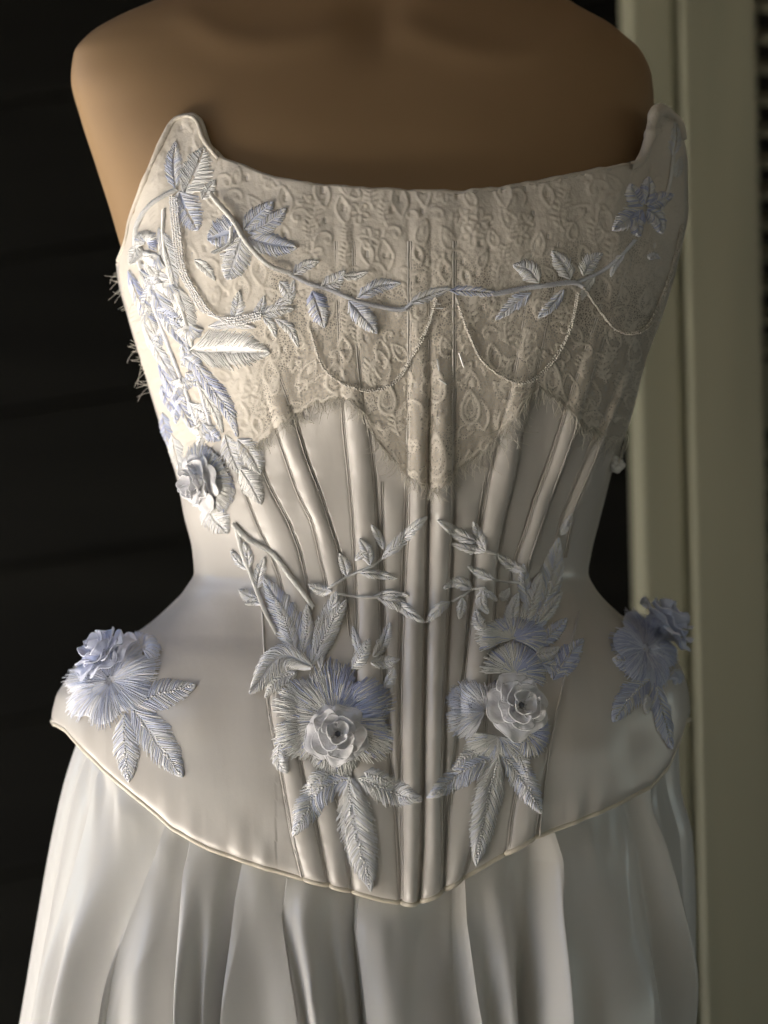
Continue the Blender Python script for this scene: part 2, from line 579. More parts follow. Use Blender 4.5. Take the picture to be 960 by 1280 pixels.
CH = {  # boning channels: (y, left edge, right edge)
    'A': [(560, 290, 318), (607, 304, 337), (653, 321, 361), (690, 338, 375), (732, 352, 384), (790, 360, 390)],
    'B': [(470, 326, 350), (525, 341, 369), (569, 356, 382), (613, 371, 399), (656, 391, 413), (691, 399, 424), (730, 408, 431), (800, 418, 438)],
    'C': [(260, 418, 440), (420, 424, 446), (510, 428, 455), (537, 430, 461), (596, 436, 468), (653, 441, 472), (713, 444, 475), (778, 446, 476), (865, 444, 480), (930, 456, 485)],
    'D': [(250, 512, 538), (420, 512, 537), (583, 511, 534), (653, 510, 534), (724, 506, 533), (800, 503, 531), (900, 501, 529), (1000, 502, 528), (1060, 502, 527), (1130, 502, 523)],
    'E': [(250, 541, 568), (420, 540, 568), (583, 537, 566), (653, 536, 565), (724, 534, 562), (800, 532, 559), (900, 530, 555), (1000, 529, 553), (1060, 528, 554), (1130, 524, 553)],
    'V': [(600, 477, 508), (700, 479, 504), (780, 480, 501), (865, 484, 499), (960, 489, 500), (1010, 494, 501)],
    'W': [(600, 568, 606), (700, 564, 592), (780, 560, 586), (865, 556, 578), (960, 555, 567), (1010, 556, 563)],
    'F': [(260, 672, 704), (400, 655, 685), (504, 635, 662), (545, 624, 652), (596, 612, 644), (653, 602, 630), (690, 594, 623), (770, 588, 618), (850, 580, 612), (920, 570, 606)],
    'G': [(330, 768, 786), (420, 738, 757), (510, 708, 728), (531, 702, 722), (588, 684, 702), (626, 669, 688), (659, 659, 677), (710, 641, 661), (760, 632, 655)],
    'H': [(450, 786, 796), (534, 749, 760), (588, 725, 739), (642, 704, 717), (700, 690, 706)],
    'J': [(840, 333, 366), (890, 337, 368), (956, 350, 376), (1052, 367, 400), (1098, 379, 409), (1130, 386, 416)],
    'K': [(930, 372, 404), (971, 380, 412), (1021, 395, 427), (1109, 412, 438), (1130, 416, 442)],
    'N': [(930, 446, 486), (1021, 432, 495), (1115, 440, 500), (1135, 442, 501)],
    'Q': [(930, 572, 612), (1021, 559, 603), (1084, 556, 583), (1110, 555, 575)],
    'T': [(930, 655, 687), (980, 648, 679), (1021, 640, 673), (1056, 636, 668), (1080, 630, 664)],
}
AMP = {'A': .0022, 'B': .0036, 'C': .0046, 'V': .0026, 'W': .0026, 'D': .0066, 'E': .0068, 'F': .0048, 'G': .0044, 'H': .0034, 'J': .0034, 'K': .0034, 'N': .0040, 'Q': .0036, 'T': .0034}
CHN = {k: np.array(v, float) for k, v in CH.items()}


def ch_edges(k, py):
    a = CHN[k]
    return np.interp(py, a[:, 0], a[:, 1]), np.interp(py, a[:, 0], a[:, 2])


def sstep(x, a, b):
    t = np.clip((x - a) / (b - a), 0, 1)
    return t * t * (3 - 2 * t)


def corset_height(px, py):
    h = np.zeros(np.broadcast(px, py).shape)
    cls = np.full(h.shape, -1)
    for i, k in enumerate(CH):
        a = CHN[k]
        xl, xr = ch_edges(k, py)
        u = (px - xl) / (xr - xl)
        fade = sstep(py, a[0, 0], a[0, 0] + 40)
        if a[-1, 0] < 1070:
            fade = fade * (1 - sstep(py, a[-1, 0] - 60, a[-1, 0]))
        under = 0.14 + 0.86 * sstep(py, 400, 580)
        ok = (u > 0) & (u < 1)
        prof = np.where(ok, np.sin(np.pi * np.clip(u, 0, 1)) ** 0.62, 0)
        h += AMP[k] * prof * fade * under
        # seam ditch beside each edge
        for e in (xl, xr):
            h -= (0.0014 + 0.0005 * vnoise(py / 5.5, py * 0 + i, 70 + i)) * np.exp(-((px - e) / 2.3) ** 2) * fade * under
            h += 0.0003 * vnoise(py / 9.0, py * 0 + i * 3, 50 + i) * np.exp(-((px - e) / 9.0) ** 2) * fade * under
        cls = np.where(ok & (py > a[0, 0]) & (py < a[-1, 0]) , i, cls)
    # soft pull marks in the satin of the hips, gathers fanning from the waist at the right, puckers over the hem
    hip = sstep(py, 700, 780)
    left = (px < 345) & (py > 690)
    q = (px - 240) * 0.55 + (py - 712) * 0.83
    h += np.where(left, 0.0011 * vnoise(q / 46, ((px - 240) * 0.83 - (py - 712) * 0.55) / 150, 3) * hip, 0)
    right = (px > 668) & (py > 690)
    ang = np.degrees(np.arctan2(px - 715, np.maximum(py - 640, 1)))
    rad = np.hypot(px - 715, py - 640)
    h += np.where(right, 0.0022 * vnoise(ang / 7.5 + 5, rad / 160, 8) * hip * sstep(px, 668, 720), 0)
    edge = hemY(px) - py
    h += np.where((edge < 70) & (edge > -30), 0.0010 * vnoise(px / 15, py / 60, 5) * (1 - sstep(edge, 5, 70)), 0)
    h += 0.0006 * vnoise(px / 40, py / 45, 6)
    # fullness between the bones
    h += 0.0010 * vnoise(px / 22, py / 120, 9) * (1 - sstep(py, 600, 720))
    # hem and neck edges roll under
    h -= 0.003 * np.exp(-np.maximum(edge, 0) / 4.0)
    # a soft lip where the boned front ends at the hip panels
    return h, cls


# seam between the boned front and the hip panels
SEAM_L = np.array([(715, 244), (735, 285), (762, 328), (800, 330), (860, 333), (887, 336), (956, 349), (1096, 377), (1140, 388)], float)
SEAM_R = np.array([(715, 735), (735, 730), (800, 716), (860, 703), (890, 696), (965, 683), (1046, 674), (1100, 668)], float)

NR_ = 600
_sv = np.linspace(-1, 1, 600)[1:-1]
th = np.concatenate([np.linspace(-3.14, -1.575, 30), np.arcsin(spow(_sv, 1 / BODY.p)), np.linspace(1.575, 3.14, 30)])
NC_ = len(th)
fine = np.linspace(100, 1150, 1400)
cols_top, cols_bot = np.zeros(NC_), np.zeros(NC_)


def push_out(G):
    """keep the corset in front of the dress form at the neckline points"""
    x, y = project(G)
    L, Rr = FORM.L(y), FORM.Rr(y)
    m = sstep(x, L + 2, L + 16) * (1 - sstep(x, Rr - 16, Rr - 2)) * (1 - sstep(y, 330, 430)) * (G[..., 1] < 0.02)
    d = G[..., 1] - (FORM.at_px(x, y)[..., 1] - 0.006)
    d = 0.004 * np.log1p(np.exp(np.clip(d / 0.004, -30, 30)))
    G = G.copy()
    k = (G[..., 1] - d * m + D) / (G[..., 1] + D)         # slide along the line of sight of the drawn outline
    G[..., 0] *= k
    G[..., 2] = ZC + (G[..., 2] - ZC) * k
    G[..., 1] = (G[..., 1] + D) * k - D
    return G


FP = push_out(BODY.point(th[None, :], fine[:, None]))
FX, FY = project(FP)
inside = (FY >= topY(FX)) & (FY <= hemY(FX))
for j in range(NC_):
    ii = np.nonzero(inside[:, j])[0]
    if len(ii) == 0:
        cols_top[j], cols_bot[j] = np.nan, np.nan
        continue
    # the longest run
    br = np.split(ii, np.nonzero(np.diff(ii) > 1)[0] + 1)
    run = max(br, key=len)
    t, b = run[0], run[-1]
    ft = fine[t]
    if t > 0:
        d0 = FY[t - 1, j] - topY(FX[t - 1, j]); d1 = FY[t, j] - topY(FX[t, j])
        ft = fine[t - 1] + (fine[t] - fine[t - 1]) * (-d0) / (d1 - d0 + 1e-9)
    fb = fine[b]
    if b < len(fine) - 1:
        d0 = hemY(FX[b, j]) - FY[b, j]; d1 = hemY(FX[b + 1, j]) - FY[b + 1, j]
        fb = fine[b] + (fine[b + 1] - fine[b]) * d0 / (d0 - d1 + 1e-9)
    cols_top[j], cols_bot[j] = ft, fb
lim = 1.545
for arr in (cols_top, cols_bot):                       # past the silhouette the edges run on level
    jl, jr = np.searchsorted(th, -lim), np.searchsorted(th, lim)
    arr[:jl] = arr[jl]; arr[jr:] = arr[jr]
tv = np.linspace(0, 1, NR_)
PYG = cols_top[None, :] + (cols_bot - cols_top)[None, :] * tv[:, None]
CG = push_out(BODY.point(np.broadcast_to(th[None, :], PYG.shape), PYG))
CNn = normals_of(CG)
if CNn[NR_ // 2, NC_ // 2, 1] > 0:
    CNn = -CNn
CPX, CPY = project(CG)
facing = (np.abs(th) < 1.62)[None, :]
H, CLS = corset_height(CPX, CPY)
H = np.where(facing, H, 0)
CLS = np.where(facing, CLS, -1)
CD = CG + CNn * H[..., None]
quads = grid_quads(NR_, NC_)

# position map of the corset as seen from the camera, used to lay lace and flowers on its surface
sub = (slice(None, None, 2), slice(None, None, 2))
cs = CD[sub]
bv = BVHTree.FromPolygons([tuple(p) for p in cs.reshape(-1, 3)], grid_quads(cs.shape[0], cs.shape[1]).tolist())
STEP = 2
gx, gy = np.arange(40, 900, STEP), np.arange(120, 1146, STEP)
PM = np.full((len(gy), len(gx), 3), np.nan)
NM = np.full((len(gy), len(gx), 3), np.nan)
org = Vector((0, -D, ZC))
for r, y in enumerate(gy):
    dz = (640 - y) / S
    for c, x in enumerate(gx):
        d_ = Vector(((x - 480) / S, D, dz)).normalized()
        loc, nor, idx, dist = bv.ray_cast(org, d_, 3.0)
        if loc is not None:
            PM[r, c] = loc
            NM[r, c] = nor if nor.dot(d_) < 0 else -nor
valid = ~np.isnan(PM[..., 0])
for r in range(len(gy)):
    ok = np.nonzero(valid[r])[0]
    if len(ok) == 0:
        continue
    for c0, c1, e in ((0, ok[0], ok[0]), (ok[-1] + 1, len(gx), ok[-1])):
        Yd = PM[r, e, 1]
        k = (Yd + D) / (S * D)
        PM[r, c0:c1, 0] = (gx[c0:c1] - 480) * k
        PM[r, c0:c1, 1] = Yd
        PM[r, c0:c1, 2] = ZC + (640 - gy[r]) * k
        NM[r, c0:c1] = NM[r, e]
    for c in range(ok[0], ok[-1]):
        if not valid[r, c]:
            PM[r, c], NM[r, c] = PM[r, c - 1], NM[r, c - 1]
last = None
for r in list(range(len(gy))):
    if not np.isnan(PM[r, 0, 0]):
        last = r
    elif last is not None:
        PM[r], NM[r] = PM[last], NM[last]
first = next(r for r in range(len(gy)) if not np.isnan(PM[r, 0, 0]))
PM[:first], NM[:first] = PM[first], NM[first]
# the space above the neckline between the two points: carry on the surface upward
for c in range(len(gx)):
    ok = np.nonzero(valid[:, c])[0]
    if len(ok) and ok[0] > 0:
        e = ok[0]
        k = (PM[e, c, 1] + D) / (S * D)
        PM[:e, c, 0] = (gx[c] - 480) * k
        PM[:e, c, 1] = PM[e, c, 1]
        PM[:e, c, 2] = ZC + (640 - gy[:e]) * k
        NM[:e, c] = NM[e, c]


def blur(a, n):
    for _ in range(n):
        b = a.copy()
        b[1:-1] = (a[:-2] + a[1:-1] * 2 + a[2:]) / 4
        a = b.copy()
        a[:, 1:-1] = (b[:, :-2] + b[:, 1:-1] * 2 + b[:, 2:]) / 4
    return a


NM = blur(NM, 8)
NM /= np.linalg.norm(NM, axis=2, keepdims=True)
PMS = blur(PM, 6)           # smoothed: bridges the ditches between the bones


def bil(A, px, py):
    fx = np.clip((np.asarray(px, float) - gx[0]) / STEP, 0, len(gx) - 1.001)
    fy = np.clip((np.asarray(py, float) - gy[0]) / STEP, 0, len(gy) - 1.001)
    i, j = fx.astype(int), fy.astype(int)
    u, v = (fx - i)[..., None], (fy - j)[..., None]
    return (A[j, i] * (1 - u) + A[j, i + 1] * u) * (1 - v) + (A[j + 1, i] * (1 - u) + A[j + 1, i + 1] * u) * v


def on(px, py, h=0.0, smooth=True):
    """points on the corset at photo position (px,py), lifted h metres; and the normals there"""
    n = bil(NM, px, py)
    n /= np.linalg.norm(n, axis=-1, keepdims=True)
    return bil(PMS if smooth else PM, px, py) + n * np.asarray(h)[..., None], n


# ------------------------------------------------------------------ corset: panels, channels, seams, edges
corset = empty('corset', (xof(500), 0, zof(1129)))
tag(corset, 'strapless ivory satin corset with lace, boning and pale blue embroidered flowers', 'corset')
qc = quads
cx = CPX.ravel()[qc].mean(1)
cy = CPY.ravel()[qc].mean(1)
fc = CLS.ravel()[qc[:, 0]]
fth = np.broadcast_to(th[None, :], CPX.shape).ravel()[qc[:, 0]]
part = np.full(len(qc), -1)
mids = ['B', 'C', 'F', 'G']
pid = np.zeros(len(qc), int)
for k in mids:
    xl, xr = ch_edges(k, cy)
    pid += (cx > (xl + xr) / 2).astype(int)
xl, xr = ch_edges('D', cy)
xr2 = ch_edges('E', cy)[0]
pid += (cx > (xr + xr2) / 2).astype(int)
hipL = (cy > 715) & (cx < np.interp(cy, SEAM_L[:, 0], SEAM_L[:, 1]))
hipR = (cy > 715) & (cx > np.interp(cy, SEAM_R[:, 0], SEAM_R[:, 1]))
pid = np.where(hipL | ((fth < -1.62) & (cy > 715)), 20, np.where(hipR | ((fth > 1.62) & (cy > 715)), 21, pid))
pid = np.where((fc >= 0) & (pid < 20), 100 + fc, pid)
CV = CD.reshape(-1, 3)


VN = normals_of(CD)
if VN[NR_ // 2, NC_ // 2, 1] > 0:
    VN = -VN
VN = VN.reshape(-1, 3)


def sub_mesh(name, sel, m, parent):
    f = qc[sel]
    u, inv = np.unique(f.ravel(), return_inverse=True)
    o = new_mesh(name, CV[u], inv.reshape(-1, 4), m, parent)
    o.data.normals_split_custom_set_from_vertices(VN[u].tolist())
    return o


FLIP = None
for p_ in np.unique(pid):
    sel = pid == p_
    nm = 'boning_channel' if p_ >= 100 else 'hip_panel' if p_ >= 20 else 'bodice_panel'
    sub_mesh(nm, sel, M['satin'], corset)

for k, a in CHN.items():
    for e in (1, 2):
        if k == 'E' and e == 1:
            continue
        y0, y1 = max(a[0, 0], 300), a[-1, 0]
        ys = np.arange(y0, y1, 3.0)
        xs = smooth1(a[:, 0], a[:, e])(ys)
        keep = (ys < hemY(xs) - 1) & (ys > topY(xs) + 2)
        xs, ys = xs[keep], ys[keep]
        if len(xs) < 8:
            continue
        ac = Acc()
        wob = 0.35 * vnoise(ys / 13, ys * 0 + e, 21)
        wide = (k, e) in (('D', 1), ('E', 2))
        for off, rr in (((-1.8, .00085), (1.6, .0006)) if wide else ((-1.3, .00048), (1.5, .00036))):
            p, n = on(xs + off + wob, ys, np.full(len(xs), 0.0005), smooth=False)
            p = np.stack([np.convolve(np.pad(p[:, i], 2, 'edge'), np.ones(5) / 5, 'valid') for i in range(3)], 1)
            tubes(p[None], n[None], rr, 5, acc=ac)
        ac.build('seam_piping', M['satin'], corset)

for nm, sl in (('panel_seam', SEAM_L), ('panel_seam', SEAM_R)):
    ys = np.arange(765, sl[-1, 0], 3.0)
    xs = smooth1(sl[:, 0], sl[:, 1])(ys)
    keep = ys < hemY(xs) - 1
    xs, ys = xs[keep], ys[keep]
    p, n = on(xs, ys, np.full(len(xs), .0004), smooth=False)
    ac = Acc()
    tubes(p[None], n[None], .0008, 6, acc=ac)
    ac.build(nm, M['satin'], corset)

# rolled hem cord and neck edge; they follow the shell's own border all the way round
bot = CD[-1]
ac = Acc()
tubes((bot + CNn[-1] * 0.0004)[None], CNn[-1][None], .0017, 8, acc=ac)
ac.build('hem_piping', M['piping'], corset)
tp = CD[0].copy()
for _ in range(3):
    tp[1:-1] = (tp[:-2] + 2 * tp[1:-1] + tp[2:]) / 4
ac = Acc()
tubes((tp - CNn[0] * 0.0012)[None], CNn[0][None], (.0016 * (1 + .35 * vnoise(np.arange(NC_) / 9, np.zeros(NC_), 78)))[None], 8, acc=ac)
ac.build('neck_edge', M['edge'], corset)
for pts, r0, r1 in (([(149, 326), (158, 302), (166, 268), (190, 207), (205, 174), (216, 154), (226, 147), (239, 146), (248, 154), (256, 176), (274, 199)], .0010, .0018),
                    ([(786, 208), (799, 203), (807, 188), (812, 166), (816, 146), (822, 138), (832, 141), (845, 152), (852, 174)], .0022, .0038)):
    c = curve(pts, 50)
    p, n = on(c[:, 0], c[:, 1], np.full(50, .0010))
    ac = Acc()
    t = np.linspace(0, 1, 50)
    tubes(p[None], n[None], ((r0 + (r1 - r0) * np.sin(np.pi * t)) * (1 + .30 * vnoise(t * 16, t * 0, 77)))[None], 10, acc=ac)
    ac.build('neck_binding', M['edge'], corset)
# inside of the shell, so that the edge has thickness
IN = CG - CNn * 0.004
rim = np.stack([CD[0], IN[0], IN[30]])
new_mesh('lining', rim, grid_quads(3, NC_), M['piping'], corset)
rim = np.stack([CD[-1], IN[-1], IN[-25]])
new_mesh('hem_facing', rim, grid_quads(3, NC_), M['piping'], corset)

# ------------------------------------------------------------------ lace
LACEX = np.array([(140, 470), (180, 540), (215, 575), (250, 560), (285, 548), (318, 552), (332, 546), (346, 534), (366, 520), (388, 505), (410, 498), (428, 495), (440, 500),
                  (453, 514), (462, 534), (474, 552), (490, 572), (508, 590), (525, 604), (543, 610), (560, 604), (572, 588), (584, 575), (602, 566), (616, 556),
                  (626, 541), (636, 531), (650, 514), (662, 494), (672, 482), (690, 491), (705, 505), (716, 516), (728, 526), (744, 541), (760, 551), (775, 552), (795, 530), (860, 470)], float)
laceY = lambda x: np.interp(x, LACEX[:, 0], LACEX[:, 1]) + 3.2 * np.abs(np.sin(np.asarray(x) * 0.23)) + 2.5 * vnoise(np.asarray(x, float) / 9, np.asarray(x, float) * 0, 44)
LW, LH = 960, 640
LHM = np.zeros((LH, LW))
LSO = np.zeros((LH, LW))


def stamp(pts, w, h, solid=1.0, mode='max'):
    x0, x1 = int(max(pts[:, 0].min() - 3 * w, 0)), int(min(pts[:, 0].max() + 3 * w + 2, LW))
    y0, y1 = int(max(pts[:, 1].min() - 3 * w, 0)), int(min(pts[:, 1].max() + 3 * w + 2, LH))
    if x1 <= x0 or y1 <= y0:
        return
    X, Y = np.meshgrid(np.arange(x0, x1), np.arange(y0, y1))
    d2 = np.full(X.shape, 1e9)
    for p in pts:
        d2 = np.minimum(d2, (X - p[0]) ** 2 + (Y - p[1]) ** 2)
    k = np.exp(-d2 / (w * w))
    if mode == 'hole':
        LHM[y0:y1, x0:x1] -= h * k
        LSO[y0:y1, x0:x1] *= 1 - 0.8 * (k > 0.5)
    else:
        LHM[y0:y1, x0:x1] = np.maximum(LHM[y0:y1, x0:x1], h * k)
        LSO[y0:y1, x0:x1] = np.maximum(LSO[y0:y1, x0:x1], (k > 0.30) * solid)


def blob(cx_, cy_, rx, ry, rot, h):
    r_ = int(max(rx, ry) + 3)
    x0, x1, y0, y1 = max(int(cx_) - r_, 0), min(int(cx_) + r_, LW), max(int(cy_) - r_, 0), min(int(cy_) + r_, LH)
    if x1 <= x0 or y1 <= y0:
        return
    X, Y = np.meshgrid(np.arange(x0, x1), np.arange(y0, y1))
    u = ((X - cx_) * math.cos(rot) + (Y - cy_) * math.sin(rot)) / rx
    v = (-(X - cx_) * math.sin(rot) + (Y - cy_) * math.cos(rot)) / ry
    k = np.clip(1 - (u * u + v * v), 0, 1) ** 0.5
    LHM[y0:y1, x0:x1] = np.maximum(LHM[y0:y1, x0:x1], h * k)
    LSO[y0:y1, x0:x1] = np.maximum(LSO[y0:y1, x0:x1], (k > 0) * 1.0)


def petal_outline(cx_, cy_, l, w, rot, n=40):
    t = np.linspace(0, 2 * math.pi, n)
    x = l * 0.5 * (1 - np.cos(t))
    y = w * np.sin(t) * np.sin(t / 2) ** 0.8
    return np.stack([cx_ + x * math.cos(rot) - y * math.sin(rot), cy_ + x * math.sin(rot) + y * math.cos(rot)], 1)


lr = np.random.default_rng(5)
y_ = 150
row = 0
while y_ < 615:
    x_ = 140 + (row % 2) * 15
    while x_ < 870:
        cx_, cy_ = x_ + lr.uniform(-9, 9), y_ + lr.uniform(-8, 8)
        kind = lr.integers(0, 5)
        rot = math.pi / 2 + lr.uniform(-1.1, 1.1)
        sc = lr.uniform(0.55, 1.05)
        if kind == 0:                                         # teardrop with a solid heart
            o = petal_outline(cx_ - 14 * sc * math.cos(rot), cy_ - 14 * sc * math.sin(rot), 34 * sc, 11 * sc, rot)
            stamp(o, 1.5, .00075)
            blob(cx_, cy_, 4 * sc, 7 * sc, rot - 1.57, .0005)
        elif kind == 1:                                       # small flower
            for a in np.arange(5) * 2 * math.pi / 5 + lr.uniform(0, 1):
                stamp(petal_outline(cx_, cy_, 15 * sc, 5 * sc, a, 24), 1.3, .0007)
            stamp(np.array([[cx_, cy_]]), 2.2, .0012, mode='hole')
        elif kind == 2:                                       # leaf spray along a curved stalk
            t = np.linspace(-1, 1, 26)
            bx, by = cx_ + 5 * sc * t * t, cy_ + 18 * sc * t
            stamp(np.stack([bx, by], 1), 1.3, .0008)
            for k in range(2, 24, 5):
                for sgn in (-1, 1):
                    blob(bx[k] + sgn * 5.5 * sc, by[k] - 3, 6 * sc, 2.4 * sc, sgn * lr.uniform(-.9, -.4), .0006)
        elif kind == 3:                                       # scroll
            t = np.linspace(0, 4.8, 50)
            r_ = (2 + 2.9 * t) * sc
            sg = lr.choice([-1, 1])
            stamp(np.stack([cx_ + sg * r_ * np.cos(t + rot), cy_ + r_ * np.sin(t + rot)], 1), 1.5, .0008)
            blob(cx_, cy_, 3.5 * sc, 3.5 * sc, 0, .0006)
        else:                                                 # ogee pair round a slit
            for sgn in (-1, 1):
                t = np.linspace(-1, 1, 36)
                stamp(np.stack([cx_ + sgn * sc * (9 * np.cos(t * math.pi / 2) + 1) + 3 * t, cy_ + 20 * sc * t], 1), 1.5, .0008)
            stamp(np.array([[cx_, cy_ + lr.uniform(-4, 4)]]) + np.array([[0, k] for k in (-3, 0, 3)]), 2.2, .0013, mode='hole')
        if lr.random() < 0.6:
            stamp(np.array([[cx_ + lr.uniform(8, 18), cy_ + lr.uniform(-12, 12)]]) + np.array([[0, k] for k in (-2, 0, 2)]), lr.uniform(1.6, 2.6), .0013, mode='hole')
        x_ += 30
    y_ += 24
    row += 1
# corded scallops along the lower edge
ex = np.arange(145, 858, 1.0)
ed = np.stack([ex, laceY(ex)], 1)
for x0 in np.arange(150, 850, 13.0):
    t = np.linspace(0, math.pi, 16)
    q = np.stack([x0 + 6 * np.cos(t) + 6, 0 * t], 1)
    q[:, 1] = laceY(q[:, 0]) - 2 - 6 * np.sin(t) * lr.uniform(0.6, 1.5)
    stamp(q, 1.5, .0006)
# the larger medallions of the middle drop
for (mx_, my_, l, w) in ((546, 542, 54, 14), (546, 462, 40, 13), (588, 488, 40, 14), (484, 478, 38, 13), (420, 452, 38, 14), (690, 452, 40, 12)):
    LHM[my_ - 4:my_ + l, mx_ - w:mx_ + w] *= 0.4
    LSO[my_ - 4:my_ + l, mx_ - w:mx_ + w] *= 0.2
    stamp(petal_outline(mx_, my_, l, w, math.pi / 2, 60), 2.2, .0009)
    stamp(petal_outline(mx_, my_ + l * 0.2, l * 0.6, w * 0.55, math.pi / 2, 40), 1.5, .0006)
# the upper half is backed with fabric and reads solid
Yg = np.arange(LH)[:, None] + 0 * np.arange(LW)[None, :]
Xg = np.arange(LW)[None, :] + 0 * Yg
LSO = np.maximum(LSO, 1 - sstep(Yg + 45 * vnoise(Xg / 38, Yg / 38, 2), 290, 440))
LSO = np.maximum(LSO, 1 - sstep(Xg + 25 * vnoise(Xg / 30, Yg / 30, 4), 300, 370))
LHM += 0.00018 * vnoise(Xg / 4.0, Yg / 7.0, 12) + 0.0003 * vnoise(Xg / 9.0, Yg / 30.0, 13)

pxc = np.arange(150, 855.1, 1.6)
rows = 230
tv2 = np.linspace(0, 1, rows)
# skip the steep left flank: start the lace where the neckline passes
LT, LB = topY(pxc) + 1.2, laceY(pxc)
LPY = LT[None, :] + (LB - LT)[None, :] * tv2[:, None]
LPX = np.broadcast_to(pxc[None, :], LPY.shape)
iy, ix = np.clip(LPY.astype(int), 0, LH - 2), np.clip(LPX.astype(int), 0, LW - 2)
fy, fx = LPY - iy, LPX - ix


def samp(A):
    return (A[iy, ix] * (1 - fx) + A[iy, ix + 1] * fx) * (1 - fy) + (A[iy + 1, ix] * (1 - fx) + A[iy + 1, ix + 1] * fx) * fy


hl = samp(LHM) * 0.74
edge_in = np.minimum(sstep(LPX, 150, 158), 1 - sstep(LPX, 847, 855))
LP, LN = on(LPX, LPY, 0.0007 + hl * edge_in, smooth=False)
lq = grid_quads(rows, len(pxc))
# leave out stretched cells past the outline
Lmx = BODY.L(LPY); Rmx = BODY.Rr(LPY)
okv = ((LPX > Lmx + 1) & (LPX < Rmx - 1)).ravel()
okf = okv[lq].all(1)
lq = lq[okf]
u, inv = np.unique(lq.ravel(), return_inverse=True)
lo = new_mesh('lace_overlay', LP.reshape(-1, 3)[u], inv.reshape(-1, 4)[:, ::-1], M['lace'], corset)
at_ = lo.data.attributes.new('solid', 'FLOAT', 'POINT')
at_.data.foreach_set('value', samp(LSO).ravel()[u].astype(np.float32))


# eyelash fringe along the lace edge, and loose threads at the left side
def hairs(roots, dirs, lens, rad=.00024, droop=0.5, k=6):
    ac = Acc()
    n = len(roots)
    t = np.linspace(0, 1, k)
    bend = RNG.uniform(-1, 1, n)[:, None]
    a0 = np.arctan2(dirs[:, 1], dirs[:, 0])[:, None]
    ang = a0 + bend * 1.3 * t[None, :]
    stepv = lens[:, None] / (k - 1)
    X = roots[:, 0:1] + np.concatenate([np.zeros((n, 1)), np.cumsum(np.cos(ang)[:, :-1] * stepv, 1)], 1)
    Y = roots[:, 1:2] + np.concatenate([np.zeros((n, 1)), np.cumsum(np.sin(ang)[:, :-1] * stepv, 1)], 1)
    h = 0.0012 + RNG.uniform(0, .003, n)[:, None] * t[None, :]
    P, Nn = on(X, Y, h)
    tubes(P, Nn, rad * (1 - 0.5 * t)[None, :] + 0 * X, 3, acc=ac)
    return ac


nh = 520
hx = RNG.uniform(300, 772, nh)
hd = np.stack([RNG.uniform(-0.9, 0.9, nh), np.full(nh, 1.0)], 1)
hairs(np.stack([hx, laceY(hx) - 2], 1), hd, RNG.uniform(8, 26, nh)).build('eyelash_fringe', M['fringe'], corset, kind='stuff')
nh = 60
hx = np.concatenate([RNG.uniform(600, 645, 30), RNG.uniform(660, 700, 12), RNG.uniform(735, 772, 18)])
hairs(np.stack([hx, laceY(hx) - 6], 1), np.stack([RNG.uniform(-1, .8, nh), RNG.uniform(0.1, 1, nh)], 1), RNG.uniform(16, 44, nh), .00026).build('loose_thread', M['fringe'], corset, kind='stuff')
ac = Acc()
for y0, y1, n in ((335, 385, 16), (430, 492, 22)):
    for i in range(n):
        y = random.uniform(y0, y1)
        p0, n0 = on(np.array([float(BODY.L(y)) + 4]), np.array([y]), 0.0)
        p0 = p0[0]
        L = random.uniform(.005, .015)
        t = np.linspace(0, 1, 7)
        a = random.uniform(-0.5, 0.7)
        b = random.uniform(-0.9, 1.2)
        an = a + b * t
        X = p0[0] - np.concatenate([[0], np.cumsum(np.cos(an)[:-1])]) * L / 6
        Z = p0[2] - np.concatenate([[0], np.cumsum(np.sin(an)[:-1])]) * L / 6
        tubes(np.stack([X, np.full(7, p0[1] + 0.002 + random.uniform(0, .006)), Z], 1)[None], np.array([0, -1., 0]), .00013, 3, acc=ac)
ac.build('frayed_edge', M['fringe'], corset, kind='stuff')


nh = 70
ht = RNG.uniform(0, 1, nh)
hx = np.interp(ht, [0, .5, 1], [812, 824, 848])
hy = np.interp(ht, [0, .5, 1], [165, 139, 160])
hairs(np.stack([hx, hy], 1), np.stack([RNG.uniform(-1, .6, nh), RNG.uniform(-1, .3, nh)], 1), RNG.uniform(5, 13, nh), .0002).build('frayed_edge', M['fringe'], corset, kind='stuff')


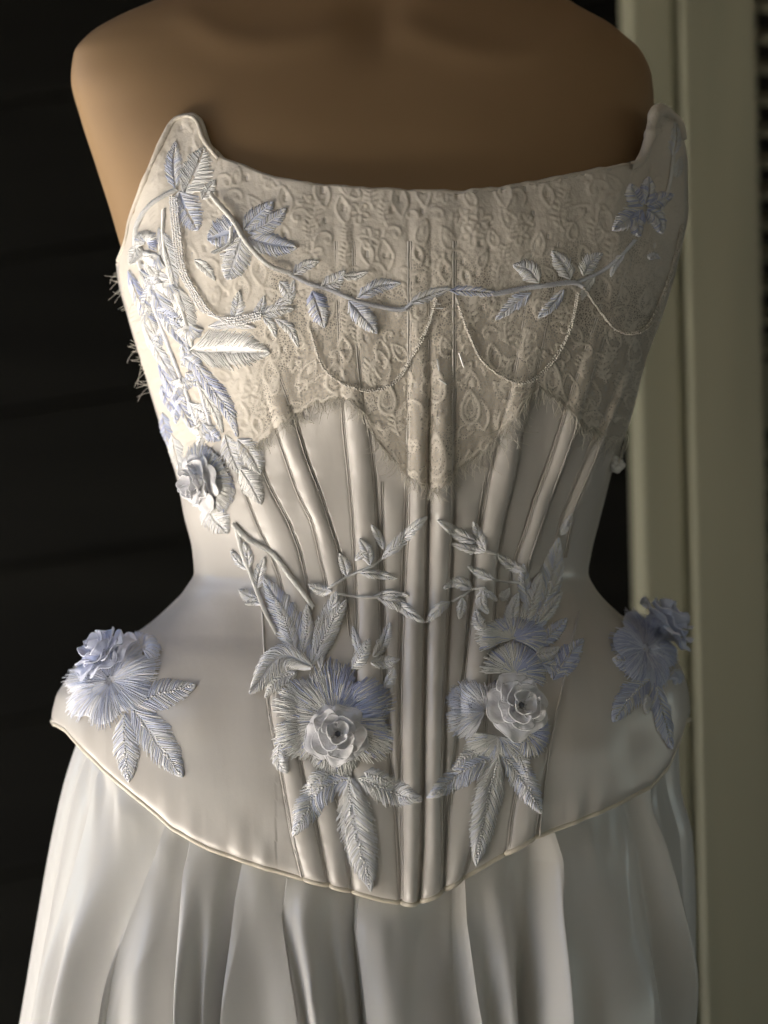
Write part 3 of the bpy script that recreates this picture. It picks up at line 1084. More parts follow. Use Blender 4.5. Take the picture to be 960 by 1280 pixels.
# ------------------------------------------------------------------ embroidery
def leaf(parent, pts, hw, m='white', m2=None, dome=.0011, h0=.0009, dens=1.0, bead=False, open_mid=0.12, name='leaf', fringe=0.13, slant=0.20, power=0.7):
    """an embroidered leaf or petal: a padded body wrapped in satin stitches that run from the midrib to the edge"""
    mid = curve(pts, 60)
    T = np.gradient(mid, axis=0)
    ln = np.linalg.norm(T, axis=1, keepdims=True)
    T /= ln + 1e-9
    Pp = np.stack([-T[:, 1], T[:, 0]], 1)
    length = float(ln.sum())
    ts = np.linspace(0, 1, 60)
    wob = RNG.uniform(0, 50)
    W = hw * (np.sin(np.pi * np.clip(ts, 0, 1) ** 0.85) ** power) * (1 + 0.10 * vnoise(ts * 7, ts * 0 + wob, 31)) + 0.5

    def at(t, s):
        x = np.interp(t, ts, mid[:, 0]) + s * np.interp(t, ts, W) * np.interp(t, ts, Pp[:, 0])
        y = np.interp(t, ts, mid[:, 1]) + s * np.interp(t, ts, W) * np.interp(t, ts, Pp[:, 1])
        return x, y
    hp = lambda s: h0 + 0.6 * dome * np.sin(np.pi * np.clip(np.abs(s) * 0.85 + 0.12, 0, 1)) * 1.0
    ac = Acc()
    tg, sg = np.meshgrid(np.linspace(0.02, 0.98, 16), np.linspace(-0.92, 0.92, 9), indexing='ij')
    x, y = at(tg, sg)
    P, _ = on(x, y, hp(sg) - .0004 - 0.0012 * (np.abs(sg) > 0.9))
    ac.add(P, grid_quads(16, 9)[:, ::-1] if True else None, mi=0)
    n = max(8, int(length * 0.60 * dens))
    for side in (-1, 1):
        t0 = np.linspace(0.0, 0.97, n) + RNG.uniform(-.008, .008, n)
        k = 4
        f = np.linspace(0, 1, k)[None, :]
        t = np.clip(t0[:, None] + slant * f * (1 - t0[:, None] * 0.6), 0, 1)
        s0 = open_mid * RNG.uniform(0.6, 1.2, n)[:, None]
        s1 = (1.0 + RNG.uniform(-fringe, fringe * 1.4, n))[:, None]
        s = side * (s0 + (s1 - s0) * f)
        x, y = at(t, s)
        h = hp(s) + RNG.uniform(-.0001, .0004, n)[:, None]
        h = np.where(f > 0.95, h0 * 0.5, h)
        P, Nn = on(x, y, h)
        mi = 0
        if m2:
            mi = (RNG.random(n) < np.interp(t0, [0, 0.5, 1], [0.9, 0.45, 0.1])).astype(int)
        mi = np.where(RNG.random(n) < 0.22, 2, mi)
        tubes(P, Nn, RNG.uniform(.00036, .00062, n)[:, None] * (1.2 - 0.45 * f), 3, mi=mi, acc=ac, flat=.55)
    o = ac.build(name, [M[m], M[m2 or m], M['white']], parent)
    if bead:
        tb = np.linspace(0.06, 0.94, max(5, int(length / 3.6)))
        x, y = at(tb, RNG.uniform(-.12, .12, len(tb)))
        P, _ = on(x, y, np.full(len(tb), h0 + dome * 0.55))
        b = Acc()
        beads(P, RNG.uniform(.0006, .00105, len(tb)), b)
        b.build('bead_row', M['silver'], parent, kind='stuff')
    return o


def stem(parent, pts, hw=2.3, m='white', dens=0.8, name='stem', h0=.0010, bead=False):
    """a satin-stitched cord"""
    L = float(np.linalg.norm(np.diff(np.asarray(pts, float), axis=0), axis=1).sum())
    n = max(10, int(L * dens))
    mid = curve(pts, n)
    T = np.gradient(mid, axis=0)
    T /= np.linalg.norm(T, axis=1, keepdims=True) + 1e-9
    Pp = np.stack([-T[:, 1], T[:, 0]], 1)
    ac = Acc()
    P, Nn = on(mid[:, 0], mid[:, 1], np.full(n, h0))
    tubes(P[None], Nn[None], hw / S * 0.85, 6, acc=ac)
    k = 5
    f = np.linspace(-1, 1, k)[None, :]
    w = hw * (1 + RNG.uniform(-.12, .15, n))[:, None]
    x = mid[:, 0:1] + f * w * Pp[:, 0:1] + f * 1.6 * T[:, 0:1]
    y = mid[:, 1:2] + f * w * Pp[:, 1:2] + f * 1.6 * T[:, 1:2]
    h = h0 + hw / S * 0.9 * np.sqrt(np.clip(1 - f * f, 0, 1)) + RNG.uniform(0, .0002, n)[:, None]
    P, Nn = on(x, y, h)
    tubes(P, Nn, .00042, 3, acc=ac)
    return ac.build(name, M[m], parent)


def fan(parent, cx_, cy_, rx, ry, a0=0, a1=360, n=260, inner=0.15, mats=('white', 'blue'), blue=None, lobes=0, h=.0035, name='petal', layers=2, rot=0, fringe=.10, h0=.0008):
    """a fringed petal ground: long stitches radiating from a centre (angles in degrees, 0 right, 90 down)"""
    ac = Acc()
    cr, sr = math.cos(R(rot)), math.sin(R(rot))

    def xy(a, r):
        lob = 1 + (0.26 * np.abs(np.sin(a * lobes / 2)) ** .7 - 0.17 if lobes else 0) + 0.04 * vnoise(a * 2.2, a * 0 + cx_, 17)
        X, Y = r * lob * rx * np.cos(a), r * lob * ry * np.sin(a)
        return cx_ + X * cr - Y * sr, cy_ + X * sr + Y * cr
    prof = lambda r: h0 + h * np.sin(np.pi * np.clip(r, 0, 1) ** 1.4) ** 0.8 * 0.9
    A, Rr_ = np.meshgrid(np.radians(np.linspace(a0, a1, 49)), np.linspace(0.02, 0.93, 9), indexing='ij')
    x, y = xy(A, Rr_)
    P, _ = on(x, y, prof(Rr_) - .0004)
    ac.add(P, grid_quads(49, 9))
    for ly in range(layers):
        nn = n // layers
        a = np.radians(np.linspace(a0, a1, nn) + RNG.uniform(-1.2, 1.2, nn))
        k = 6
        f = np.linspace(0, 1, k)[None, :]
        r0 = (min(inner, 0.12) + ly * 0.30) * RNG.uniform(0.85, 1.25, nn)
        r1 = 1.0 + RNG.uniform(-fringe, fringe * 0.7, nn) - (0.0 if ly == 0 else 0.06)
        r = r0[:, None] + (r1 - r0)[:, None] * f
        aa = a[:, None] + RNG.uniform(-.05, .05, nn)[:, None] * f
        x, y = xy(aa, r)
        hh = prof(r) + ly * .0003 + RNG.uniform(-.0001, .0004, nn)[:, None] + RNG.uniform(-.0008, .0004, nn)[:, None] * f ** 3
        P, Nn = on(x, y, np.maximum(hh, .0006))
        mi = 0
        if blue is not None:
            pb = blue(np.degrees(a))
            mi = (RNG.random(nn) < pb).astype(int)
        tubes(P, Nn, RNG.uniform(.00032, .00058, nn)[:, None] * (1.2 - 0.5 * f), 3, mi=mi, acc=ac, flat=.55)
    return ac.build(name, [M[m] for m in mats], parent)


def frame_at(px, py, h, tilt=(0, 0, 0)):
    p, n = on(np.array([float(px)]), np.array([float(py)]), h)
    n = Vector(n[0]) + Vector(tilt)
    n.normalize()
    t = Vector((1, 0, 0))
    t = (t - n * t.dot(n)).normalized()
    b = n.cross(t)
    return np.array(p[0]), np.array(t), np.array(b), np.array(n)


def rose(parent, px, py, rad, h=.004, tilt=(0, 0, 0), m='organza', stone='stone', seed=0, rings=None):
    """a raised fabric rose: rings of cupped petals with rolled rims round a stone"""
    rg = np.random.default_rng(100 + seed)
    c, t, b, n = frame_at(px, py, h, tilt)
    rings = rings or [(5, 0.42, 1.00, 0.000, 0.10, -0.16), (5, 0.30, 0.80, 0.09, 0.20, -0.05), (4, 0.18, 0.58, 0.16, 0.34, 0.02), (3, 0.10, 0.36, 0.20, 0.40, 0.03)]
    for ri, (cnt, r0, r1, z0, lift, curl) in enumerate(rings):
        ph = rg.uniform(0, 6.28)
        for j in range(cnt):
            th0 = ph + 2 * math.pi * j / cnt + rg.uniform(-.12, .12)
            half = math.pi / cnt * rg.uniform(1.12, 1.35)
            rr1 = r1 * rg.uniform(0.9, 1.08)
            a, v = np.meshgrid(np.linspace(-1, 1, 19), np.linspace(0, 1, 10), indexing='ij')
            rim_shape = 1 - 0.24 * np.abs(a) ** 3.2 + 0.055 * np.sin(a * rg.uniform(4, 7) + rg.uniform(0, 6))
            r = r0 + (rr1 * rim_shape - r0) * v
            z = z0 + lift * v ** 1.3 + curl * np.clip(v - 0.72, 0, 1) / 0.28 * np.clip(v - 0.72, 0, 1) * 2.2
            z = z + 0.085 * np.sin(a * rg.uniform(3, 6) + rg.uniform(0, 6)) * v ** 2 + 0.03 * np.sin(a * 11 + rg.uniform(0, 6)) * v ** 3 + 0.035 * a * v + 0.012 * (j % 2)
            ang = th0 + a * half * (0.72 + 0.28 * v)
            P = c + rad * (r * np.cos(ang))[..., None] * t + rad * (r * np.sin(ang))[..., None] * b + rad * z[..., None] * n
            ac = Acc()
            ac.add(P, grid_quads(19, 10))
            edge = np.concatenate([P[0, 4:], P[1:-1, -1], P[-1, 4:][::-1]])
            for _ in range(2):
                edge[1:-1] = (edge[:-2] + 2 * edge[1:-1] + edge[2:]) / 4
            tubes(edge[None], n[None, None], RNG.uniform(.00030, .00060, len(edge))[None], 5, acc=ac)
            ac.build('rose_petal', M[m], parent)
    ac = Acc()
    beads([c + n * rad * 0.22], [rad * 0.11], ac)
    ac.build('rhinestone', M[stone], parent)
    ac = Acc()
    k = 7
    an = np.arange(k) * 2 * math.pi / k
    beads([c + n * rad * 0.26 + rad * 0.13 * (math.cos(q) * t + math.sin(q) * b) for q in an], rad * 0.035, ac)
    ac.build('bead_ring', M['silver'], parent, kind='stuff')


def applique(label, px, py, name='flower_applique'):
    p, _ = on(np.array([float(px)]), np.array([float(py)]), 0.0)
    o = empty(name, tuple(p[0]), corset)
    o.location = Vector(p[0])
    o.matrix_parent_inverse = parent_world(corset).inverted()
    BASE[o.name] = tuple(p[0])
    if label:
        o['label'] = label
    return o


pk = lambda c, w, base=0.1, top=0.95: (lambda a: base + (top - base) * np.exp(-(((a - c + 180) % 360 - 180) / w) ** 2))

# --- flower on the left hip
g = applique('pale blue rose with three leaves on the left hip', 140, 850)
fan(g, 140, 852, 62, 46, 0, 360, 420, 0.25, ('ice', 'blue'), lambda a: 0.55 + 0 * a, lobes=7, rot=-38, h=.0032)
fan(g, 178, 812, 24, 20, -130, 60, 120, 0.1, ('ice', 'blue'), lambda a: 0.5 + 0 * a, h=.003)
leaf(g, [(166, 882), (205, 868), (245, 857)], 18, 'ice', 'blue', bead=True)
leaf(g, [(166, 884), (196, 926), (229, 971)], 20, 'ice', 'blue', bead=True)
leaf(g, [(157, 892), (158, 930), (162, 977)], 15, 'ice', 'blue', bead=True)
rose(g, 140, 830, .0225, .007, (-0.25, 0, 0.35), 'blue_organza', 'silver', 1)

# --- big flower at the left of the centre front
g = applique('large fringed flower with a pale rose left of the centre bones', 420, 910)
leaf(g, [(389, 832), (362, 780), (331, 722)], 18, 'ice', 'blue', dome=.002)
leaf(g, [(390, 830), (408, 785), (421, 740)], 14, 'ice', 'white')
leaf(g, [(369, 820), (360, 785), (346, 751)], 10, 'white', 'ice', h0=.0026, bead=True)
leaf(g, [(389, 833), (408, 795), (431, 751)], 11, 'white', 'ice', h0=.0024, bead=True)
fan(g, 418, 900, 73, 68, 0, 360, 900, 0.2, ('white', 'deep', ), pk(-45, 48, 0.06, 0.85), lobes=6, h=.0034, layers=3)  # deep blue at upper right: thread colour plus the rose's painted shadow
leaf(g, [(392, 836), (352, 825), (314, 868)], 15, 'ice', 'white', h0=.003, dome=.004, slant=.2)
leaf(g, [(454, 828), (447, 805), (441, 784)], 5, 'ice')
leaf(g, [(466, 822), (480, 802), (488, 779)], 7, 'ice', 'white')
leaf(g, [(463, 829), (480, 828), (499, 825)], 7, 'ice', 'white')
leaf(g, [(440, 972), (398, 990), (368, 1044)], 17, 'ice', 'blue', dome=.0026, bead=True)
leaf(g, [(449, 973), (490, 990), (527, 1000)], 17, 'ice', 'white', dome=.0026, bead=True)
leaf(g, [(438, 970), (446, 1035), (464, 1111)], 20, 'ice', 'white', dome=.003, h0=.0018, bead=True)
for pts, hw in (([(372, 842), (350, 850), (332, 872)], 8), ([(440, 838), (452, 822), (462, 800)], 8), ([(478, 862), (488, 850), (492, 836)], 6), ([(402, 838), (398, 800), (404, 770)], 7),
                ([(378, 820), (384, 790), (384, 757)], 8), ([(352, 930), (350, 950), (360, 966)], 9), ([(410, 968), (396, 975), (384, 996)], 9), ([(456, 966), (474, 972), (492, 982)], 9)):
    leaf(g, pts, hw, 'white', 'ice', h0=.0018, bead=hw > 7)
rose(g, 423, 920, .0200, .0055, (0.05, 0, 0.05), 'organza', 'stone', 2)

# --- big flower at the right of the centre front
g = applique('fringed flower with a white rose right of the centre bones', 640, 890)
leaf(g, [(660, 800), (683, 738), (698, 672)], 15, 'ice', 'blue', bead=True)
leaf(g, [(672, 808), (690, 792), (708, 775)], 10, 'blue', 'deep', bead=True)
leaf(g, [(690, 850), (706, 826), (728, 800)], 13, 'blue', 'deep')  # shadowed leaf, its shade put into darker threads
leaf(g, [(676, 830), (704, 836), (722, 828)], 9, 'deep', 'blue')
leaf(g, [(660, 760), (655, 735), (654, 705)], 7, 'ice', 'blue')
leaf(g, [(700, 668), (709, 655), (714, 642)], 5, 'ice')
leaf(g, [(622, 745), (630, 745), (636, 736)], 6, 'white')
fan(g, 640, 800, 44, 30, 150, 400, 220, 0.1, ('white', 'deep'), pk(-40, 60, .2, .85), h=.0030)
fan(g, 642, 842, 40, 38, 180, 385, 240, 0.1, ('white', 'deep'), pk(-40, 50, .2, .9), h=.0030)
fan(g, 606, 888, 50, 38, 110, 300, 260, 0.1, ('ice', 'blue'), pk(190, 35, .15, .9), lobes=4, h=.0032)
fan(g, 622, 920, 42, 32, 20, 190, 220, 0.1, ('white', 'blue'), pk(60, 40, .05, .4), lobes=4, h=.0030)
fan(g, 655, 915, 32, 34, -30, 130, 140, 0.1, ('deep', 'white'), pk(90, 60, .2, .8), h=.003)
leaf(g, [(619, 946), (580, 965), (536, 997)], 15, 'ice', 'blue', dome=.0026, bead=True)
leaf(g, [(626, 946), (652, 972), (675, 1017)], 14, 'ice', 'blue', dome=.0026, bead=True)
leaf(g, [(622, 944), (606, 1010), (594, 1080)], 16, 'ice', 'white', dome=.003, h0=.0018, bead=True)
for pts, hw in (([(650, 790), (664, 752), (674, 716)], 10), ([(640, 790), (640, 765), (646, 742)], 8), ([(606, 790), (598, 778), (597, 764)], 7), ([(668, 820), (684, 818), (698, 812)], 8),
                ([(684, 745), (694, 722), (700, 700)], 6), ([(600, 942), (586, 946), (566, 962)], 8), ([(640, 944), (652, 952), (660, 972)], 8), ([(672, 780), (688, 760), (700, 742)], 7)):
    leaf(g, pts, hw, 'ice', 'white', h0=.0018, bead=hw > 7)
rose(g, 645, 886, .0208, .0060, (0.12, 0, 0.1), 'organza', 'stone', 3)

# --- flower on the right hip
g = applique('shaded lilac rose with drooping leaves on the right hip', 812, 830)
fan(g, 805, 812, 36, 50, 0, 360, 300, 0.2, ('blue', 'deep'), lambda a: .5 + 0 * a, lobes=6, rot=-25, h=.0032)
leaf(g, [(812, 845), (790, 832), (765, 824)], 13, 'blue', 'deep', bead=True)
leaf(g, [(812, 848), (786, 872), (765, 902)], 15, 'blue', 'deep', bead=True)
leaf(g, [(816, 850), (826, 890), (838, 936)], 11, 'blue', 'deep', bead=True)
leaf(g, [(806, 868), (808, 880), (807, 892)], 5, 'ice')
leaf(g, [(840, 838), (846, 848), (842, 856)], 8, 'blue')
rose(g, 824, 792, .0230, .006, (0.75, 0.1, 0.35), 'blue_organza', 'silver', 4)

# --- flower on the left side of the bust, seen at an angle
g = applique('white side rose with fringed petals on the left ribs', 262, 600)
fan(g, 262, 598, 26, 46, 0, 360, 300, 0.2, ('white', 'blue'), pk(-60, 40, .1, .6), rot=-22, h=.004)
leaf(g, [(283, 543), (290, 565), (302, 592)], 13, 'white', 'ice')
leaf(g, [(299, 548), (314, 566), (326, 592)], 14, 'white', 'ice', dome=.0025)
leaf(g, [(302, 585), (314, 604), (327, 630)], 13, 'white')
leaf(g, [(258, 630), (270, 648), (286, 666)], 16, 'white', 'ice')
leaf(g, [(217, 543), (222, 566), (229, 592)], 9, 'white')
leaf(g, [(276, 585), (284, 610), (280, 640)], 9, 'ice', 'deep')
rose(g, 257, 600, .0190, .005, (-0.30, 0, 0.0), 'organza', 'stone', 5)
stem(g, [(293, 655), (312, 674), (342, 692), (366, 724), (392, 760)], 2.8)
stem(g, [(297, 660), (304, 690), (314, 715), (330, 760), (346, 792)], 2.4)
for pts, hw in (([(312, 712), (300, 702), (290, 688)], 5), ([(313, 710), (311, 695), (306, 678)], 5), ([(322, 738), (325, 718), (331, 697)], 7), ([(322, 748), (312, 746), (300, 738)], 7),
                ([(328, 756), (318, 752), (308, 756)], 5)):
    leaf(g, pts, hw, 'white', 'ice')

# --- trailing embroidery down the left of the bust
g = applique('blue and white trailing embroidery at the left of the bust', 240, 330, 'trailing_applique')
leaf(g, [(221, 236), (218, 208), (221, 178)], 11, 'ice', 'blue')
leaf(g, [(232, 243), (246, 216), (256, 186)], 19, 'white', power=.5, fringe=.18)
leaf(g, [(226, 240), (234, 262), (248, 288)], 18, 'blue', 'ice', power=.5)
leaf(g, [(254, 250), (262, 238), (270, 226)], 8, 'white')
stem(g, [(221, 237), (190, 256), (173, 282), (172, 314), (179, 336)], 2.6)
fan(g, 185, 304, 15, 16, 150, 400, 90, .35, ('white', 'deep'), pk(20, 40, .05, .6), h=.002)
leaf(g, [(200, 285), (212, 318), (223, 362)], 11, 'white', 'ice')
leaf(g, [(176, 335), (196, 365), (213, 400), (240, 440)], 12, 'blue', 'white', dome=.002)
leaf(g, [(163, 338), (176, 372), (200, 422)], 9, 'white', 'deep')
leaf(g, [(224, 358), (234, 395), (240, 432)], 12, 'white')
leaf(g, [(180, 330), (205, 352), (232, 388)], 9, 'white', 'ice')
leaf(g, [(180, 400), (200, 440), (225, 480)], 8, 'ice', 'white')
leaf(g, [(240, 437), (288, 436), (339, 440)], 24, 'white', dome=.0022, open_mid=.22)
leaf(g, [(240, 444), (262, 478), (285, 510), (299, 545)], 10, 'ice', 'deep', dome=.0022, bead=True)
leaf(g, [(200, 455), (222, 495), (248, 545)], 9, 'white', 'deep')
leaf(g, [(203, 482), (213, 502), (224, 524)], 7, 'deep', 'blue')
leaf(g, [(205, 515), (209, 535), (214, 558)], 7, 'blue', 'deep')
leaf(g, [(236, 500), (250, 522), (262, 552)], 9, 'white', 'ice')
leaf(g, [(250, 480), (268, 510), (280, 540)], 6, 'white')
stem(g, [(232, 400), (238, 440), (256, 500), (270, 550)], 2.0, 'ice')
spine = curve([(180, 300), (186, 345), (205, 400), (226, 450), (240, 505), (256, 560)], 26)
for k in range(1, 25):
    a = math.atan2(spine[k + 1, 1] - spine[k - 1, 1], spine[k + 1, 0] - spine[k - 1, 0]) + (0.75 if k % 2 else -0.75) * random.uniform(.5, 1.2)
    x0, y0 = spine[k] + [random.uniform(-10, 12), random.uniform(-6, 6)]
    l = random.uniform(22, 40)
    x1 = max(x0 + l * math.cos(a), float(BODY.L(y0 + l)) + 12)
    if k % 3 == 0:
        continue
    leaf(g, [(x0, y0), ((x0 + x1) / 2 + random.uniform(-4, 4), y0 + l * math.sin(a) / 2), (x1, y0 + l * math.sin(a))], random.uniform(5, 10),
         random.choice(['white', 'white', 'ice', 'blue']), random.choice(['ice', 'white', 'blue']), h0=random.uniform(.0008, .0022), bead=(k % 4 == 0))
for cx_, cy_, r_, a0 in ((200, 318, 20, 60), (214, 352, 18, 40), (238, 405, 20, 20), (232, 470, 17, 30), (254, 528, 18, 20)):
    fan(g, cx_, cy_, r_, r_, a0, a0 + 130, 90, .1, ('white', 'blue'), pk(a0 + 20, 30, .05, .5), h=.002)
stem(g, [(206, 262), (206, 300), (214, 345), (230, 390), (242, 432)], 1.8)
stem(g, [(190, 372), (208, 420), (230, 478), (248, 530)], 1.6, 'ice')

# --- blue flower beside it
g = applique('blue five petal flower under the left point of the neckline', 308, 290)
leaf(g, [(303, 288), (284, 292), (262, 300)], 21, 'blue', 'ice', power=.5, dome=.003)
leaf(g, [(304, 296), (296, 322), (286, 349)], 19, 'ice', 'white', power=.5, dome=.003)
leaf(g, [(306, 288), (322, 272), (342, 254)], 13, 'blue', 'ice', dome=.003)
leaf(g, [(312, 292), (336, 280), (359, 262)], 11, 'ice', 'blue', dome=.003)
leaf(g, [(312, 298), (340, 306), (372, 310)], 14, 'blue', 'ice', dome=.003)
stem(g, [(268, 245), (292, 274), (311, 303), (338, 331), (366, 342)], 2.8, h0=.004)
stem(g, [(293, 285), (290, 305), (270, 317)], 2.2, h0=.004)
leaf(g, [(245, 325), (258, 335), (270, 350)], 6, 'white')
for pts, hw in (([(327, 393), (345, 388), (368, 386)], 7), ([(330, 396), (340, 406), (346, 421)], 5), ([(345, 398), (362, 410), (374, 433)], 6), ([(292, 400), (298, 384), (300, 364)], 8),
                ([(318, 398), (326, 386), (331, 370)], 6), ([(262, 408), (290, 405), (320, 409)], 5), ([(345, 380), (362, 372), (368, 350)], 6), ([(350, 352), (358, 362), (364, 380)], 7)):
    leaf(g, pts, hw, 'white', 'ice')

# --- garland across the bust
g = applique('white leaf garland across the lace of the bust', 540, 370, 'leaf_garland')
stem(g, [(362, 342), (386, 354), (412, 362), (446, 376), (474, 383), (502, 387), (516, 378)], 2.4, 'ice')
leaf(g, [(511, 380), (538, 368), (563, 360)], 7, 'white', 'ice')
leaf(g, [(560, 363), (590, 364), (622, 367)], 7, 'ice', 'deep')
stem(g, [(615, 368), (645, 362), (672, 358), (713, 353), (728, 358)], 2.8, 'ice')
stem(g, [(722, 352), (752, 338), (776, 318), (792, 300)], 2.0, 'ice')
for pts, hw, m, m2 in (([(391, 364), (398, 385), (406, 409)], 13, 'ice', 'deep'), ([(436, 376), (452, 393), (471, 416)], 13, 'ice', 'blue'), ([(446, 373), (472, 358), (501, 354)], 9, 'ice', 'blue'),
                       ([(367, 343), (382, 332), (399, 327)], 7, 'white', 'ice'), ([(402, 358), (418, 352), (431, 339)], 10, 'white', 'ice'), ([(428, 346), (444, 345), (460, 340)], 5, 'white', None),
                       ([(673, 353), (660, 338), (641, 331)], 13, 'ice', 'white'), ([(711, 349), (704, 332), (689, 314)], 11, 'ice', 'white'), ([(727, 344), (736, 328), (751, 316)], 10, 'ice', 'white'),
                       ([(663, 366), (642, 380), (619, 399)], 8, 'ice', 'blue'), ([(703, 362), (690, 380), (672, 397)], 7, 'ice', 'blue'), ([(742, 345), (732, 358), (726, 374)], 5, 'white', None),
                       ([(778, 316), (768, 330), (762, 345)], 4, 'ice', None), ([(808, 324), (814, 319), (822, 322)], 5, 'ice', None)):
    leaf(g, pts, hw, m, m2, dome=.002)

# --- flower under the right point of the neckline
g = applique('small shaded blue flower under the right point of the neckline', 802, 258)
for pts, hw in (([(800, 258), (792, 246), (785, 231)], 12), ([(803, 256), (808, 240), (808, 222)], 10), ([(806, 258), (822, 250), (838, 244)], 11), ([(806, 262), (820, 274), (824, 292)], 11),
                ([(800, 263), (794, 278), (796, 296)], 10), ([(797, 262), (782, 274), (764, 288)], 12)):
    leaf(g, pts, hw, 'ice', 'deep', dome=.003)
leaf(g, [(838, 195), (843, 175), (842, 152)], 8, 'white', 'ice')
leaf(g, [(842, 222), (847, 210), (849, 196)], 6, 'white')
stem(g, [(826, 262), (836, 225), (840, 190)], 1.8, 'white')

# --- twigs over the boning, mirrored left and right of the centre
g = applique('white leafy twig left of the centre bones', 470, 705, 'twig_applique')
stem(g, [(408, 738), (432, 722), (462, 709), (482, 694)], 1.5)
stem(g, [(420, 742), (446, 746), (470, 747)], 1.3)
for pts, hw in (([(478, 699), (502, 675), (533, 645)], 7), ([(481, 686), (474, 672), (464, 656)], 4.5), ([(462, 706), (459, 690), (451, 673)], 7), ([(434, 720), (431, 706), (424, 692)], 7),
                ([(452, 716), (472, 718), (495, 723)], 5), ([(416, 739), (402, 738), (386, 731)], 6.5), ([(466, 746), (488, 742), (512, 745)], 4), ([(470, 747), (498, 756), (529, 779)], 7),
                ([(446, 700), (452, 694), (460, 690)], 4), ([(482, 690), (496, 684), (505, 672)], 4)):
    leaf(g, pts, hw, 'white', 'ice', dome=.002)
g = applique('white leafy twig right of the centre bones', 605, 705, 'twig_applique')
stem(g, [(656, 716), (632, 698), (606, 688), (590, 684)], 1.5)
stem(g, [(654, 728), (636, 728), (614, 724)], 1.2)
stem(g, [(606, 735), (590, 738), (566, 752)], 1.3)
for pts, hw in (([(598, 678), (574, 668), (548, 650)], 7), ([(607, 689), (600, 672), (591, 652)], 6.5), ([(606, 690), (586, 686), (564, 679)], 5), ([(655, 713), (638, 706), (621, 693)], 6.5),
                ([(616, 724), (602, 718), (584, 708)], 5), ([(592, 738), (572, 728), (554, 735)], 7), ([(562, 752), (548, 762), (535, 779)], 6), ([(577, 748), (577, 760), (574, 774)], 5.5),
                ([(603, 738), (602, 754), (609, 768)], 6), ([(600, 738), (612, 744), (620, 752)], 4)):
    leaf(g, pts, hw, 'white', 'ice', dome=.002)


# --- bead chains
def chain(pts, n, r=.00085, m='pearl', sag=.0022, double=True, rows=1):
    c = curve(pts, n)
    ac = Acc()
    for k in range(2 if double else 1):
        off = (k - 0.5) * 2.0 if double else 0
        x, y = c[:, 0] + RNG.uniform(-.6, .6, n) + off * 0.6, c[:, 1] + RNG.uniform(-.6, .6, n) + off * 0.8
        P, _ = on(x, y, np.full(n, sag) + k * .0006)
        beads(P, RNG.uniform(.7, 1.1, n) * r, ac)
    return ac.build('bead_chain', M[m], corset, kind='stuff')


chain([(390, 414), (402, 452), (421, 473), (454, 487), (486, 481), (511, 454), (530, 416), (546, 373)], 95)
chain([(570, 373), (584, 414), (604, 452), (643, 477), (669, 470), (694, 443), (711, 407), (720, 366)], 100)
chain([(727, 360), (747, 388), (767, 411), (790, 415), (808, 404), (823, 373), (837, 333), (849, 282)], 90, .00095)
for dx in (-4, -1, 2, 5):
    chain([(220 + dx, 248), (224 + dx, 292), (230 + dx, 336), (246 + dx, 366), (263 + dx, 390), (292, 400 + dx), (328, 393 + dx)], 105, .0008, 'silver', .0030, False)
for x0, y0, x1, y1 in ((544, 385, 553, 385), (545, 380, 551, 380), (547, 448, 549, 463), (573, 440, 579, 458), (549, 473, 557, 480)):
    P, Nn = on(np.linspace(x0, x1, 4), np.linspace(y0, y1, 4), np.full(4, .0022))
    ac = Acc()
    tubes(P[None], Nn[None], .0005, 6, acc=ac)
    ac.build('bugle_bead', M['silver'], corset)

# --- tassel hanging at the right side
tas = empty('tassel', tuple(on(np.array([765.]), np.array([578.]), .004)[0][0]), corset)
tas.matrix_parent_inverse = parent_world(corset).inverted()
c0 = np.array(BASE[tas.name])
ac = Acc()
v, f = ico()
for i in range(26):
    u_ = RNG.normal(size=3)
    u_ /= np.linalg.norm(u_)
    q = c0 + u_ * [.0035, .0035, .0046]
    ac.add(v * RNG.uniform(.0016, .0026) + q, t=f)
ac.build('pompom', M['white'], tas)
ac = Acc()
for i in range(22):
    a = c0 + np.array([RNG.uniform(-.012, .006), RNG.uniform(-.002, .002), RNG.uniform(.012, .024)])
    t = np.linspace(0, 1, 6)[:, None]
    p = a + (c0 - a) * t + np.array([RNG.uniform(-.004, .004), 0, RNG.uniform(-.004, .004)]) * np.sin(np.pi * t)
    tubes(p[None], np.array([0, -1., 0]), .00018, 3, acc=ac)
ac.build('tassel_threads', M['fringe'], tas, kind='stuff')

# ------------------------------------------------------------------ skirt
SK = Body([(870, 120, 840, .094), (905, 104, 847, .099), (930, 94, 850, .102), (980, 78, 852, .106), (1050, 62, 868, .110), (1150, 44, 872, .116), (1290, 20, 872, .130),
           (1600, -40, 930, .175), (2300, -180, 1060, .29), (2764, -270, 1150, .36)], p=0.93, back=0.8)
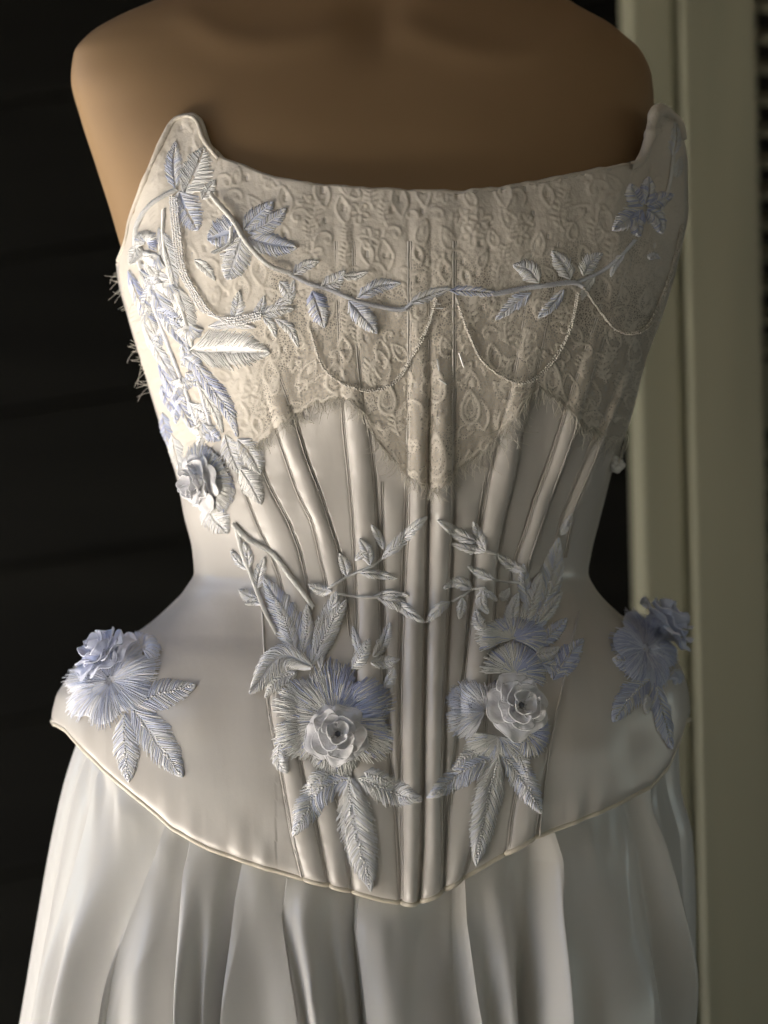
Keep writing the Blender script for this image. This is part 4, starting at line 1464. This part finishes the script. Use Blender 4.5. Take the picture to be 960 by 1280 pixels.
# pleat folds: (points, drop, width of the turned edge)
PL = [([(969, 125), (1087, 100), (1233, 79), (1290, 74)], .010, 5), ([(1000, 228), (1042, 217), (1171, 183), (1254, 175), (1290, 172)], .013, 5), ([(1062, 254), (1150, 258), (1280, 271)], .014, 9),
      ([(1087, 310), (1275, 304)], .008, 4), ([(1104, 368), (1220, 392), (1280, 399)], .014, 6), ([(1122, 449), (1220, 460), (1280, 463)], .011, 6),
      ([(1111, 569), (1201, 574), (1280, 588)], .012, 6), ([(1047, 674), (1145, 662), (1280, 652)], .020, 22), ([(995, 796), (1070, 813), (1157, 822), (1280, 843)], .018, 20)]
sy = np.concatenate([np.linspace(872, 1290, 190), np.linspace(1296, 2764, 60)])
L_, R_ = SK.L(sy), SK.Rr(sy)
F = [np.full(len(sy), 0.0)]
for pts, dr, w in PL:
    a = np.array(pts, float)
    fr = (a[:, 1] - SK.L(a[:, 0])) / (SK.Rr(a[:, 0]) - SK.L(a[:, 0]))
    F.append(smooth1(a[:, 0], fr)(sy))
F.append(np.full(len(sy), 1.0))
F = np.array(F)                                       # pleat edges x rows
drops = [0.0] + [p[1] for p in PL] + [0.0]
wid = [4] + [p[2] for p in PL] + [4]
NU = 26
uu = np.concatenate([np.linspace(0, 0.12, 9, endpoint=False), np.linspace(0.12, 0.80, 24, endpoint=False), np.linspace(0.80, 1, 12, endpoint=False)])
SX, SH = [], []
amp = 0.95 + 1.55 * sstep(sy, 990, 1240)
grow = 1 + 1.6 * sstep(sy, 1290, 2300)
for i in range(len(F) - 1):
    w_px = (F[i + 1] - F[i]) * (R_ - L_)
    for u in uu:
        ph = i * 2.1
        SX.append(L_ + (F[i] + u * (F[i + 1] - F[i])) * (R_ - L_))
        turn = np.clip(wid[i + 1] / np.maximum(w_px, 1), 0.02, 0.5)
        crest = drops[i] * (1 - u) ** 1.5                               # stands proud at its left edge, sinks to the right
        rise = drops[i + 1] * sstep(u, 1 - turn, 1.0) * 0.96            # climbs to the next fold's edge
        belly = 0.0060 * np.sin(np.pi * u) + .0030 * np.sin(2 * np.pi * u * (1 + i % 2) + ph) * sstep(sy, 1020, 1230)
        SH.append((crest + rise + belly) * amp * grow)
SX.append(R_.copy()); SH.append(np.zeros(len(sy)))
SX, SH = np.array(SX).T, np.array(SH).T
SYm = np.broadcast_to(sy[:, None], SX.shape)
SH = SH + 0.0018 * vnoise(SX / 40, SYm / 110, 41) * sstep(SYm, 1050, 1200)
_hd = SYm - hemY(SX)
SH = SH + 0.0014 * np.clip(1 - np.abs(vnoise(SX / 44 + SYm / 500, SYm / 260, 46)) * 1.6, 0, 1) ** 2 * sstep(_hd, 0, 90)
_ss = (SX - ((L_ + R_) / 2)[:, None]) / ((R_ - L_) / 2)[:, None]
SH = SH * (1 - 0.85 * sstep(np.abs(_ss), 0.78, 1.0))
SH = SH + 0.0022 * vnoise(SX / 14, SYm / 160, 45) * (1 - sstep(_hd, 5, 75)) * sstep(_hd, -30, 0)
s_ = np.clip((SX - ((L_ + R_) / 2)[:, None]) / ((R_ - L_) / 2)[:, None], -0.9995, 0.9995)
SG = SK.point(np.arcsin(spow(s_, 1 / SK.p)), SYm)
bt = np.linspace(math.pi / 2, 3 * math.pi / 2, 60)[1:-1]
SB = SK.point(bt[None, :], sy[:, None])
NR2 = np.stack([np.sin(np.arcsin(s_)) , -np.sqrt(1 - s_ ** 2), 0 * s_], -1)
SG = SG + NR2 * (SH - 0.010)[..., None]
SV = np.concatenate([SG, SB], 1)
skirt = empty('skirt', (xof(480), 0, 0.002))
tag(skirt, 'long pleated ivory satin skirt below the corset', 'skirt')
cuts = [0] + [i * len(uu) for i in range(1, len(F) - 1)] + [SX.shape[1] - 1]
for i in range(len(cuts) - 1):
    a, b = cuts[i], cuts[i + 1]
    blk = SG[:, a:b + 1]
    new_mesh('pleat', blk, grid_quads(blk.shape[0], blk.shape[1]), M['skirt'], skirt)
bk = np.concatenate([SG[:, -1:], SB, SG[:, :1]], 1)
new_mesh('back_panel', bk, grid_quads(bk.shape[0], bk.shape[1]), M['skirt'], skirt)
